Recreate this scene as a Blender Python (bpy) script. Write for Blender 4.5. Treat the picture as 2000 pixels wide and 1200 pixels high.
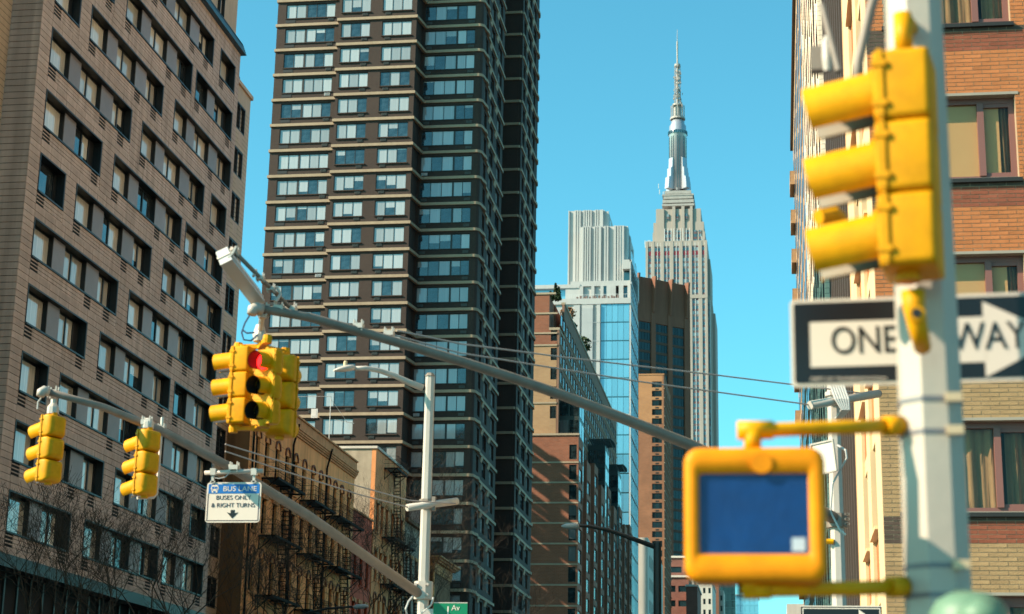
import bpy, math, random
from mathutils import Vector, Matrix
random.seed(34)
R = math.radians
scene = bpy.context.scene
for o in list(bpy.data.objects): bpy.data.objects.remove(o)

# ---------------------------------------------------------------- camera
# metres; +X north (right), +Y west along the cross street, +Z up
FOC = 3463.0
CAMM = ((0.98928163, -0.01929957, -0.14473903), (0.14476708, 0.25920705, 0.95491057), (0.01908801, -0.96562893, 0.25922271))
EYE = Vector((0, 0, 1.7))
cam = bpy.data.cameras.new('camera')
camera = bpy.data.objects.new('camera', cam)
scene.collection.objects.link(camera)
camera.matrix_world = Matrix(((CAMM[0][0], -CAMM[0][1], -CAMM[0][2], 0), (CAMM[1][0], -CAMM[1][1], -CAMM[1][2], 0),
                              (CAMM[2][0], -CAMM[2][1], -CAMM[2][2], 1.7), (0, 0, 0, 1)))
cam.sensor_width = 36; cam.lens = 36 * FOC / 2000
cam.clip_start = 0.1; cam.clip_end = 6000
cam.dof.use_dof = True; cam.dof.focus_distance = 58; cam.dof.aperture_fstop = 2.1
scene.camera = camera

# ---------------------------------------------------------------- sky, sun, exposure
SUN = Vector((-0.915, -0.403, 0)); SUN_EL = R(34)
SUN = (SUN.normalized() * math.cos(SUN_EL) + Vector((0, 0, math.sin(SUN_EL))))
w = bpy.data.worlds.new('World'); scene.world = w; w.use_nodes = True
nt = w.node_tree
for n in list(nt.nodes): nt.nodes.remove(n)
sk = nt.nodes.new('ShaderNodeTexSky'); sk.sky_type = 'NISHITA'; sk.sun_disc = False
sk.sun_elevation = SUN_EL; sk.sun_rotation = math.atan2(SUN.x, SUN.y)
sk.air_density = 0.85; sk.dust_density = 0.9; sk.ozone_density = 1.5
tint = nt.nodes.new('ShaderNodeMix'); tint.data_type = 'RGBA'; tint.blend_type = 'MULTIPLY'
tint.inputs[0].default_value = 1.0; tint.inputs[7].default_value = (0.49, 1.29, 1.12, 1)
bg = nt.nodes.new('ShaderNodeBackground'); bg.inputs[1].default_value = 0.105
wo = nt.nodes.new('ShaderNodeOutputWorld')
nt.links.new(sk.outputs[0], tint.inputs[6]); nt.links.new(tint.outputs[2], bg.inputs[0]); nt.links.new(bg.outputs[0], wo.inputs[0])
sl = bpy.data.lights.new('sun', 'SUN'); sl.energy = 5.0; sl.angle = R(0.5); sl.color = (1.0, 0.83, 0.62)
so = bpy.data.objects.new('sun', sl); scene.collection.objects.link(so)
so.rotation_euler = (-SUN).to_track_quat('-Z', 'Y').to_euler(); so.location = (-40, -40, 60)
vs = scene.view_settings
vs.view_transform = 'Standard'; vs.look = 'None'; vs.exposure = 1.1; vs.gamma = 1.0; vs.use_curve_mapping = False
scene.cycles.max_bounces = 8; scene.cycles.diffuse_bounces = 6; scene.cycles.glossy_bounces = 4
scene.cycles.transmission_bounces = 4; scene.cycles.transparent_max_bounces = 8
scene.cycles.sample_clamp_indirect = 6.0; scene.cycles.caustics_reflective = False; scene.cycles.caustics_refractive = False
scene.cycles.use_denoising = True

# ---------------------------------------------------------------- helpers
def U(px, py, Y=None, X=None):
    """point of the place that lies on the plane Y=const or X=const in the direction read off the photograph"""
    d = (px - 1000.0, py - 600.0, FOC)
    v = Vector([sum(CAMM[i][k] * d[k] for k in range(3)) for i in range(3)])
    t = Y / v.y if Y is not None else X / v.x
    return EYE + v * t

def lin(c):
    c = c / 255.0
    return c / 12.92 if c <= 0.04045 else ((c + 0.055) / 1.055) ** 2.4
def S(r, g, b): return (lin(r), lin(g), lin(b))

MATS = {}
def mat(name, col, rough=0.65, metal=0.0, var=0.12, scale=1.5, bump=0.0, bscale=40.0, rand=0.0, ior=1.45, coat=0.0, streak=0.0, emit=0.0):
    if name in MATS: return MATS[name]
    m = bpy.data.materials.new(name); m.use_nodes = True; MATS[name] = m
    t = m.node_tree; L = t.links; N = t.nodes
    b = N['Principled BSDF']
    b.inputs['Roughness'].default_value = rough; b.inputs['Metallic'].default_value = metal
    b.inputs['IOR'].default_value = ior; b.inputs['Coat Weight'].default_value = coat; b.inputs['Coat Roughness'].default_value = 0.08
    c4 = (col[0], col[1], col[2], 1)
    tc = N.new('ShaderNodeTexCoord')
    out = None
    if var > 0:
        no = N.new('ShaderNodeTexNoise'); no.inputs['Scale'].default_value = scale; no.inputs['Detail'].default_value = 6; no.inputs['Roughness'].default_value = 0.65
        L.new(tc.outputs['Object'], no.inputs['Vector'])
        mr = N.new('ShaderNodeMapRange'); mr.inputs[1].default_value = 0.25; mr.inputs[2].default_value = 0.75
        mr.inputs[3].default_value = 1 - var; mr.inputs[4].default_value = 1 + var
        L.new(no.outputs[0], mr.inputs[0])
        out = mr.outputs[0]
    if streak > 0:
        mp = N.new('ShaderNodeMapping'); mp.inputs['Scale'].default_value = (2.2, 2.2, 0.12)
        L.new(tc.outputs['Object'], mp.inputs[0])
        n2 = N.new('ShaderNodeTexNoise'); n2.inputs['Scale'].default_value = 1.0; n2.inputs['Detail'].default_value = 5
        L.new(mp.outputs[0], n2.inputs['Vector'])
        m2 = N.new('ShaderNodeMapRange'); m2.inputs[1].default_value = 0.35; m2.inputs[2].default_value = 0.7
        m2.inputs[3].default_value = 1 + streak * 0.4; m2.inputs[4].default_value = 1 - streak
        L.new(n2.outputs[0], m2.inputs[0])
        if out is None: out = m2.outputs[0]
        else:
            mu = N.new('ShaderNodeMath'); mu.operation = 'MULTIPLY'; L.new(out, mu.inputs[0]); L.new(m2.outputs[0], mu.inputs[1]); out = mu.outputs[0]
    if rand > 0:
        oi = N.new('ShaderNodeObjectInfo')
        m3 = N.new('ShaderNodeMapRange'); m3.inputs[3].default_value = 1 - rand; m3.inputs[4].default_value = 1 + rand
        L.new(oi.outputs['Random'], m3.inputs[0])
        if out is None: out = m3.outputs[0]
        else:
            mu = N.new('ShaderNodeMath'); mu.operation = 'MULTIPLY'; L.new(out, mu.inputs[0]); L.new(m3.outputs[0], mu.inputs[1]); out = mu.outputs[0]
    if out is not None:
        vm = N.new('ShaderNodeVectorMath'); vm.operation = 'SCALE'; vm.inputs[0].default_value = col
        L.new(out, vm.inputs['Scale']); L.new(vm.outputs[0], b.inputs['Base Color'])
        if rough > 0.2:
            mrr = N.new('ShaderNodeMath'); mrr.operation = 'MULTIPLY_ADD'; mrr.inputs[1].default_value = -0.25; mrr.inputs[2].default_value = rough + 0.25
            mrr.use_clamp = True
            L.new(out, mrr.inputs[0]); L.new(mrr.outputs[0], b.inputs['Roughness'])
    else:
        b.inputs['Base Color'].default_value = c4
    if bump > 0:
        n3 = N.new('ShaderNodeTexNoise'); n3.inputs['Scale'].default_value = bscale; n3.inputs['Detail'].default_value = 4
        L.new(tc.outputs['Object'], n3.inputs['Vector'])
        bp = N.new('ShaderNodeBump'); bp.inputs['Strength'].default_value = bump; bp.inputs['Distance'].default_value = 0.02
        L.new(n3.outputs[0], bp.inputs['Height']); L.new(bp.outputs[0], b.inputs['Normal'])
    if emit > 0:
        b.inputs['Emission Color'].default_value = c4; b.inputs['Emission Strength'].default_value = emit
    return m

def brickmat(name, c1, c2, mortar, bw=0.3, bh=0.1, rough=0.85, var=0.15, axis='X', squash=1.0):
    """fine masonry for walls whose bricks are too far off to tell apart"""
    m = bpy.data.materials.new(name); m.use_nodes = True; MATS[name] = m
    N = m.node_tree.nodes; L = m.node_tree.links; b = N['Principled BSDF']; b.inputs['Roughness'].default_value = rough
    tc = N.new('ShaderNodeTexCoord'); sp = N.new('ShaderNodeSeparateXYZ'); L.new(tc.outputs['Object'], sp.inputs[0])
    ad = N.new('ShaderNodeMath'); ad.operation = 'ADD'; L.new(sp.outputs[0], ad.inputs[0]); L.new(sp.outputs[1], ad.inputs[1])
    cb = N.new('ShaderNodeCombineXYZ'); L.new(ad.outputs[0], cb.inputs[0]); L.new(sp.outputs[2], cb.inputs[1])
    br = N.new('ShaderNodeTexBrick'); br.inputs['Scale'].default_value = 1.0
    br.inputs['Brick Width'].default_value = bw; br.inputs['Row Height'].default_value = bh; br.inputs['Mortar Size'].default_value = bh * 0.07
    br.inputs['Color1'].default_value = (*c1, 1); br.inputs['Color2'].default_value = (*c2, 1); br.inputs['Mortar'].default_value = (*mortar, 1)
    L.new(cb.outputs[0], br.inputs['Vector'])
    no = N.new('ShaderNodeTexNoise'); no.inputs['Scale'].default_value = 0.35; no.inputs['Detail'].default_value = 6
    L.new(tc.outputs['Object'], no.inputs['Vector'])
    mr = N.new('ShaderNodeMapRange'); mr.inputs[1].default_value = 0.3; mr.inputs[2].default_value = 0.7; mr.inputs[3].default_value = 1 - var; mr.inputs[4].default_value = 1 + var
    L.new(no.outputs[0], mr.inputs[0])
    vm = N.new('ShaderNodeVectorMath'); vm.operation = 'SCALE'; L.new(br.outputs[0], vm.inputs[0]); L.new(mr.outputs[0], vm.inputs['Scale'])
    L.new(vm.outputs[0], b.inputs['Base Color'])
    return m

def panemat(name, dark, blind, p_full, p_none, rough=0.06, ior=1.7, rand=0.1, wavy=0.15):
    """window pane: dark glass, with a blind or curtain drawn down to its own height behind it (different in every pane); its tone can stand in for reflected sky"""
    m = bpy.data.materials.new(name); m.use_nodes = True; MATS[name] = m
    N = m.node_tree.nodes; L = m.node_tree.links; b = N['Principled BSDF']
    b.inputs['Roughness'].default_value = rough; b.inputs['IOR'].default_value = ior
    oi = N.new('ShaderNodeObjectInfo'); tc = N.new('ShaderNodeTexCoord'); sp = N.new('ShaderNodeSeparateXYZ'); L.new(tc.outputs['Generated'], sp.inputs[0])
    # blind's lower edge in 0..1: full below p_full, none above 1-p_none
    mr = N.new('ShaderNodeMapRange'); mr.inputs[1].default_value = p_full; mr.inputs[2].default_value = 1 - p_none; mr.inputs[3].default_value = -0.05; mr.inputs[4].default_value = 1.02
    mr.clamp = False
    L.new(oi.outputs['Random'], mr.inputs[0])
    gt = N.new('ShaderNodeMath'); gt.operation = 'GREATER_THAN'; L.new(sp.outputs[2], gt.inputs[0]); L.new(mr.outputs[0], gt.inputs[1])
    # second random for brightness
    m7 = N.new('ShaderNodeMath'); m7.operation = 'MULTIPLY'; m7.inputs[1].default_value = 37.7; L.new(oi.outputs['Random'], m7.inputs[0])
    fr = N.new('ShaderNodeMath'); fr.operation = 'FRACT'; L.new(m7.outputs[0], fr.inputs[0])
    mb = N.new('ShaderNodeMapRange'); mb.inputs[3].default_value = 1 - rand; mb.inputs[4].default_value = 1 + rand; L.new(fr.outputs[0], mb.inputs[0])
    mp = N.new('ShaderNodeMapping'); mp.inputs['Scale'].default_value = (9, 9, 0.25); L.new(tc.outputs['Object'], mp.inputs[0])
    no = N.new('ShaderNodeTexNoise'); no.inputs['Scale'].default_value = 1.2; L.new(mp.outputs[0], no.inputs['Vector'])
    mn = N.new('ShaderNodeMapRange'); mn.inputs[1].default_value = 0.3; mn.inputs[2].default_value = 0.7; mn.inputs[3].default_value = 1 - wavy; mn.inputs[4].default_value = 1 + wavy; L.new(no.outputs[0], mn.inputs[0])
    mu = N.new('ShaderNodeMath'); mu.operation = 'MULTIPLY'; L.new(mb.outputs[0], mu.inputs[0]); L.new(mn.outputs[0], mu.inputs[1])
    vm = N.new('ShaderNodeVectorMath'); vm.operation = 'SCALE'; vm.inputs[0].default_value = blind; L.new(mu.outputs[0], vm.inputs['Scale'])
    # dim shapes of the room
    n2 = N.new('ShaderNodeTexNoise'); n2.inputs['Scale'].default_value = 1.6; n2.inputs['Detail'].default_value = 3; L.new(tc.outputs['Object'], n2.inputs['Vector'])
    md = N.new('ShaderNodeMapRange'); md.inputs[1].default_value = 0.35; md.inputs[2].default_value = 0.75; md.inputs[3].default_value = 0.5; md.inputs[4].default_value = 2.2; L.new(n2.outputs[0], md.inputs[0])
    vd = N.new('ShaderNodeVectorMath'); vd.operation = 'SCALE'; vd.inputs[0].default_value = dark; L.new(md.outputs[0], vd.inputs['Scale'])
    mx = N.new('ShaderNodeMix'); mx.data_type = 'RGBA'; L.new(gt.outputs[0], mx.inputs[0])
    L.new(vd.outputs[0], mx.inputs[6]); L.new(vm.outputs[0], mx.inputs[7]); L.new(mx.outputs[2], b.inputs['Base Color'])
    bpn = N.new('ShaderNodeTexNoise'); bpn.inputs['Scale'].default_value = 1.1; L.new(tc.outputs['Object'], bpn.inputs['Vector'])
    bp = N.new('ShaderNodeBump'); bp.inputs['Strength'].default_value = 0.06; bp.inputs['Distance'].default_value = 0.05
    L.new(bpn.outputs[0], bp.inputs['Height']); L.new(bp.outputs[0], b.inputs['Normal'])
    return m

class MB:
    def __init__(s): s.v = []; s.f = []; s.m = []; s.cur = 0; s.sm = []; s.smooth = False
    def face(s, idx): s.f.append(tuple(idx)); s.m.append(s.cur); s.sm.append(s.smooth)
    def box(s, x0, x1, y0, y1, z0, z1):
        if x1 < x0: x0, x1 = x1, x0
        if y1 < y0: y0, y1 = y1, y0
        if z1 < z0: z0, z1 = z1, z0
        b = len(s.v)
        s.v += [(x0, y0, z0), (x1, y0, z0), (x1, y1, z0), (x0, y1, z0), (x0, y0, z1), (x1, y0, z1), (x1, y1, z1), (x0, y1, z1)]
        for q in ((0, 3, 2, 1), (4, 5, 6, 7), (0, 1, 5, 4), (1, 2, 6, 5), (2, 3, 7, 6), (3, 0, 4, 7)): s.face([b + i for i in q])
        return s
    def hexa(s, pts):
        """8 corners: bottom 4 (ccw), top 4"""
        b = len(s.v); s.v += [tuple(p) for p in pts]
        for q in ((0, 3, 2, 1), (4, 5, 6, 7), (0, 1, 5, 4), (1, 2, 6, 5), (2, 3, 7, 6), (3, 0, 4, 7)): s.face([b + i for i in q])
        return s
    def prism(s, poly, z0, z1):
        n = len(poly); b = len(s.v)
        s.v += [(x, y, z0) for x, y in poly] + [(x, y, z1) for x, y in poly]
        s.face([b + i for i in range(n - 1, -1, -1)]); s.face([b + n + i for i in range(n)])
        for i in range(n): j = (i + 1) % n; s.face((b + i, b + j, b + n + j, b + n + i))
        return s
    def loft(s, rings, cap0=True, cap1=True, closed=True):
        n = len(rings[0]); b = len(s.v)
        for r in rings: s.v += [tuple(p) for p in r]
        for k in range(len(rings) - 1):
            for i in range(n if closed else n - 1):
                j = (i + 1) % n
                s.face((b + k * n + i, b + k * n + j, b + (k + 1) * n + j, b + (k + 1) * n + i))
        sm = s.smooth; s.smooth = False
        if cap0: s.face([b + i for i in range(n - 1, -1, -1)])
        if cap1: s.face([b + (len(rings) - 1) * n + i for i in range(n)])
        s.smooth = sm
        return s
    def tube(s, pts, radii, n=10, caps=True, rot=0.0):
        pts = [Vector(p) for p in pts]
        if not hasattr(radii, '__len__'): radii = [radii] * len(pts)
        rings = []; ref = None
        for i, p in enumerate(pts):
            d = (pts[min(i + 1, len(pts) - 1)] - pts[max(i - 1, 0)]).normalized()
            if ref is None:
                ref = Vector((0, 0, 1)) if abs(d.z) < 0.9 else Vector((1, 0, 0))
            a = (ref - d * ref.dot(d)).normalized(); bb = d.cross(a); ref = a
            rings.append([p + (a * math.cos(rot + 2 * math.pi * k / n) + bb * math.sin(rot + 2 * math.pi * k / n)) * radii[i] for k in range(n)])
        return s.loft(rings, caps, caps)
    def lathe(s, prof, cx, cy, z0=0.0, n=16, rot=0.0):
        rings = [[(cx + r * math.cos(rot + 2 * math.pi * k / n), cy + r * math.sin(rot + 2 * math.pi * k / n), z0 + z) for k in range(n)] for r, z in prof]
        return s.loft(rings)
    def mesh(s, name, mats, off=(0, 0, 0)):
        me = bpy.data.meshes.new(name)
        ox, oy, oz = off
        me.from_pydata([(x - ox, y - oy, z - oz) for x, y, z in s.v], [], s.f)
        if not isinstance(mats, (list, tuple)): mats = [mats]
        for m in mats: me.materials.append(m)
        if len(mats) > 1: me.polygons.foreach_set('material_index', s.m)
        if any(s.sm): me.polygons.foreach_set('use_smooth', s.sm)
        me.update()
        return me

ORG = {}
COL = scene.collection.objects
def thing(name, label, cat, loc=(0, 0, 0), group=None, kind=None, rotz=None):
    o = bpy.data.objects.new(name, None); COL.link(o); o.location = loc; o.empty_display_size = 0.3
    o['label'] = label; o['category'] = cat
    if group: o['group'] = group
    ORG[o.name] = Vector(loc)
    if rotz is not None: o.rotation_euler = (0, 0, rotz); ORG[o.name] = Vector((0, 0, 0))
    return o
def part(name, mb, mats, parent, kind=None, label=None):
    off = ORG[parent.name] if parent else Vector((0, 0, 0))
    o = bpy.data.objects.new(name, mb.mesh(name, mats, off)); COL.link(o)
    if parent: o.parent = parent
    ORG[o.name] = off.copy()
    if kind: o['kind'] = kind
    if label: o['label'] = label
    return o
def struct(name, mb, m): return part(name, mb, m, None, kind='structure')
def solo(name, mb, m, label, cat, group=None):
    o = part(name, mb, m, None); o['label'] = label; o['category'] = cat
    if group: o['group'] = group
    return o
def piece(name, me, parent, loc, scale=None, rot=None):
    o = bpy.data.objects.new(name, me); COL.link(o); o.parent = parent
    loc = Vector(loc); o.location = loc - ORG[parent.name]
    if scale is not None: o.scale = scale
    if rot is not None: o.rotation_euler = rot
    ORG[o.name] = loc
    return o
CACHE = {}
def cached(key, fn):
    if key not in CACHE: CACHE[key] = fn()
    return CACHE[key]

def O3(ori, u, d, w):
    """facade coordinates (along, depth into the wall, up) -> offset. E faces the camera (-Y), N faces +X, S faces -X"""
    return (u, d, w) if ori == 'E' else (-d, u, w) if ori == 'N' else (d, u, w)
def fbox(mb, ori, base, u0, u1, d0, d1, w0, w1):
    """base = (plane) coordinate of the face; u is world X (E) or world Y (N, S)"""
    if ori == 'E': mb.box(u0, u1, base + d0, base + d1, w0, w1)
    elif ori == 'N': mb.box(base - d1, base - d0, u0, u1, w0, w1)
    else: mb.box(base + d0, base + d1, u0, u1, w0, w1)
def walls(mb, ori, base, u0, u1, w0, w1, holes, t):
    """a wall layer of thickness t with rectangular holes (u0,u1,w0,w1), as boxes butted end to end"""
    cuts = sorted({w0, w1} | {min(max(h[k], w0), w1) for h in holes for k in (2, 3)})
    runs = []
    for a, b in zip(cuts, cuts[1:]):
        if b - a < 1e-4: continue
        hs = sorted((h[0], h[1]) for h in holes if h[2] < b - 1e-5 and h[3] > a + 1e-5)
        segs = []; c = u0
        for h0, h1 in hs:
            if h0 > c + 1e-4: segs.append((c, min(h0, u1)))
            c = max(c, h1)
        if c < u1 - 1e-4: segs.append((c, u1))
        segs = tuple(segs)
        if runs and runs[-1][2] == segs and abs(runs[-1][1] - a) < 1e-6: runs[-1][1] = b
        else: runs.append([a, b, segs])
    for a, b, segs in runs:
        for s0, s1 in segs: fbox(mb, ori, base, s0, s1, 0, t, a, b)

def lb(mb, ori, u0, u1, d0, d1, w0, w1):
    """local facade box"""
    if ori == 'E': mb.box(u0, u1, d0, d1, w0, w1)
    elif ori == 'N': mb.box(-d1, -d0, u0, u1, w0, w1)
    else: mb.box(d0, d1, u0, u1, w0, w1)
def window(parent, ori, plane, u0, w0, W, H, cols, mframe, mpane, fr=0.06, d=0.12, fd=0.08, mull=0.05, sill=None, msill=None, rails=(), name='window'):
    """framed window set back d behind the face; cols are pane boundaries (fractions of W or list of (a,b) in metres)"""
    key = (ori, round(W, 3), round(H, 3), tuple(cols), mframe.name, fr, d, fd, tuple(rails), mull)
    def mk():
        mb = MB()
        lb(mb, ori, 0, W, d, d + fd, 0, fr); lb(mb, ori, 0, W, d, d + fd, H - fr, H)
        lb(mb, ori, 0, fr, d, d + fd, fr, H - fr); lb(mb, ori, W - fr, W, d, d + fd, fr, H - fr)
        prev = None
        for a, b in cols:
            if prev is not None and a > prev: lb(mb, ori, prev, a, d, d + fd, fr, H - fr)
            prev = b
        return mb.mesh('window', mframe)
    base = plane
    loc = (u0, base, w0) if ori == 'E' else (base, u0, w0)
    o = piece(name, cached(key, mk), parent, loc)
    for a, b in cols:
        pk = ('pane', ori, round(b - a, 3), round(H, 3), mpane.name, fr)
        def mp():
            mb = MB(); lb(mb, ori, 0, b - a, 0, 0.02, 0, H - 2 * fr); return mb.mesh('pane', mpane)
        off = O3(ori, a, d + fd * 0.5, fr)
        piece('pane', cached(pk, mp), o, Vector(loc) + Vector(off))
    if sill:
        sk_ = ('sill', ori, round(W, 3), sill, msill.name)
        def ms():
            mb = MB(); lb(mb, ori, -0.06, W + 0.06, -sill[0], d, -sill[1], 0); return mb.mesh('sill', msill)
        piece('sill', cached(sk_, ms), o, loc)
    return o
def band(mb, pts, out, z0, z1, inn=0.1):
    """string course: a strip of section following a plan polyline; outward is to the right of travel"""
    n = len(pts); rings = []
    for i in range(n):
        p = Vector(pts[i])
        d0 = (p - Vector(pts[i - 1])).normalized() if i else None
        d1 = (Vector(pts[i + 1]) - p).normalized() if i < n - 1 else None
        if d0 is None: d0 = d1
        if d1 is None: d1 = d0
        n0 = Vector((d0.y, -d0.x)); n1 = Vector((d1.y, -d1.x)); m = (n0 + n1)
        m = m / max(0.35, m.dot(n0)) if m.length > 1e-6 else n0
        a = p + m * out; c = p - m * inn
        rings.append([(c.x, c.y, z0), (a.x, a.y, z0), (a.x, a.y, z1), (c.x, c.y, z1)])
    mb.loft(rings)
def lathe_x(mb, prof, n): pass
def text(body, size, parent, m, loc, rot, name='lettering', ext=0.002, align='CENTER', sx=1.0, thin=0.0):
    cu = bpy.data.curves.new('t', 'FONT'); cu.body = body; cu.size = size; cu.extrude = ext; cu.offset = thin; cu.align_x = align; cu.align_y = 'CENTER'
    t = bpy.data.objects.new('t', cu); COL.link(t)
    bpy.context.view_layer.update()
    me = bpy.data.meshes.new_from_object(t.evaluated_get(bpy.context.evaluated_depsgraph_get()))
    bpy.data.objects.remove(t); me.name = name; me.materials.clear(); me.materials.append(m)
    o = bpy.data.objects.new(name, me); COL.link(o); o.parent = parent
    o.location = Vector(loc) - ORG[parent.name]; o.rotation_euler = rot; o.scale = (sx, 1, 1)
    ORG[o.name] = Vector(loc)
    return o
# ---------------------------------------------------------------- materials
m_asph = mat('asphalt', (0.05, 0.05, 0.052), 0.9, var=0.25, scale=0.6, bump=0.3, bscale=60)
m_pave = mat('pavement', (0.30, 0.29, 0.27), 0.9, var=0.15, scale=0.8, bump=0.15)
m_line = mat('road_paint', (0.75, 0.75, 0.72), 0.7, var=0.15, scale=3)
m_land = mat('city_ground', (0.12, 0.115, 0.11), 0.95, var=0.2, scale=0.05)
m_panel = mat('clad_panel', (0.55, 0.375, 0.295), 0.62, var=0.17, scale=0.5, rand=0.12, bump=0.12, bscale=30, streak=0.24)
m_panel2 = mat('clad_panel_pale', (0.50, 0.34, 0.22), 0.62, var=0.10, scale=0.9, rand=0.06, bump=0.1, streak=0.1)
m_joint = mat('panel_joint', (0.035, 0.026, 0.022), 0.8, var=0.0)
m_black = mat('black_frame', (0.012, 0.013, 0.014), 0.45, var=0.1)
m_grey = mat('grey_infill', (0.25, 0.205, 0.205), 0.5, var=0.08, scale=1.2, rand=0.08)
m_lpane = panemat('left_pane', (0.03, 0.036, 0.038), (0.66, 0.58, 0.48), 0.60, 0.15, rough=0.03, ior=2.0, rand=0.25)  # pale blinds made common to stand in for sky reflections
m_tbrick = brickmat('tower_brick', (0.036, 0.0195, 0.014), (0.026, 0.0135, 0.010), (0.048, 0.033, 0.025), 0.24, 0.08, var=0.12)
m_string = mat('string_stone', (0.33, 0.24, 0.16), 0.75, var=0.10, scale=1.0, rand=0.05, streak=0.08)
m_dframe = mat('dark_bronze', (0.022, 0.018, 0.016), 0.45, var=0.1)
m_tpane = panemat('tower_pane', (0.018, 0.034, 0.044), (0.325, 0.345, 0.35), 0.58, 0.19, rough=0.05, ior=1.9, rand=0.24, wavy=0.08)  # blue-grey blind tone also stands in for reflected sky
m_vent = mat('vent_metal', (0.05, 0.045, 0.04), 0.5, var=0.15)
m_roof = mat('roof_tar', (0.10, 0.095, 0.09), 0.9, var=0.2)
m_steelw = mat('pale_painted_metal', (0.55, 0.55, 0.54), 0.45, var=0.08, rand=0.05)
m_blue = mat('blue_rail', (0.03, 0.10, 0.17), 0.5, var=0.1)
m_core = mat('dark_interior', (0.012, 0.012, 0.013), 0.9, var=0.0)

# ---------------------------------------------------------------- ground, streets
b = MB(); b.box(-4000, 4000, -400, 4500, -0.6, 0.0); struct('ground', b, m_land)
b = MB(); b.box(-26.5, -3.2, -60, 3000, 0.0, 0.004); struct('road', b, m_asph)
b = MB(); b.box(-400, -26.5, 5, 24, 0.0, 0.004); b.box(-3.2, 400, 5, 24, 0.0, 0.004); struct('avenue', b, m_asph)
b = MB()
for x0, x1 in ((-31.7, -26.5), (-3.2, 1.7)):
    for y0, y1 in ((-60, 5), (24, 215), (231, 700)): b.box(x0, x1, y0, y1, 0, 0.13)
struct('pavement', b, m_pave)
b = MB()
for k in range(9): b.box(-25.4 + k * 2.5, -24.2 + k * 2.5, 25.2, 28.2, 0.004, 0.008)
for k in range(60): b.box(-15.0, -14.88, 34 + k * 9, 37 + k * 9, 0.004, 0.008)
struct('road_markings', b, m_line)
b = MB(); b.box(-8.0, -4.4, 28.6, 40, 0.004, 0.14); struct('traffic_island', b, m_pave)

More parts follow.
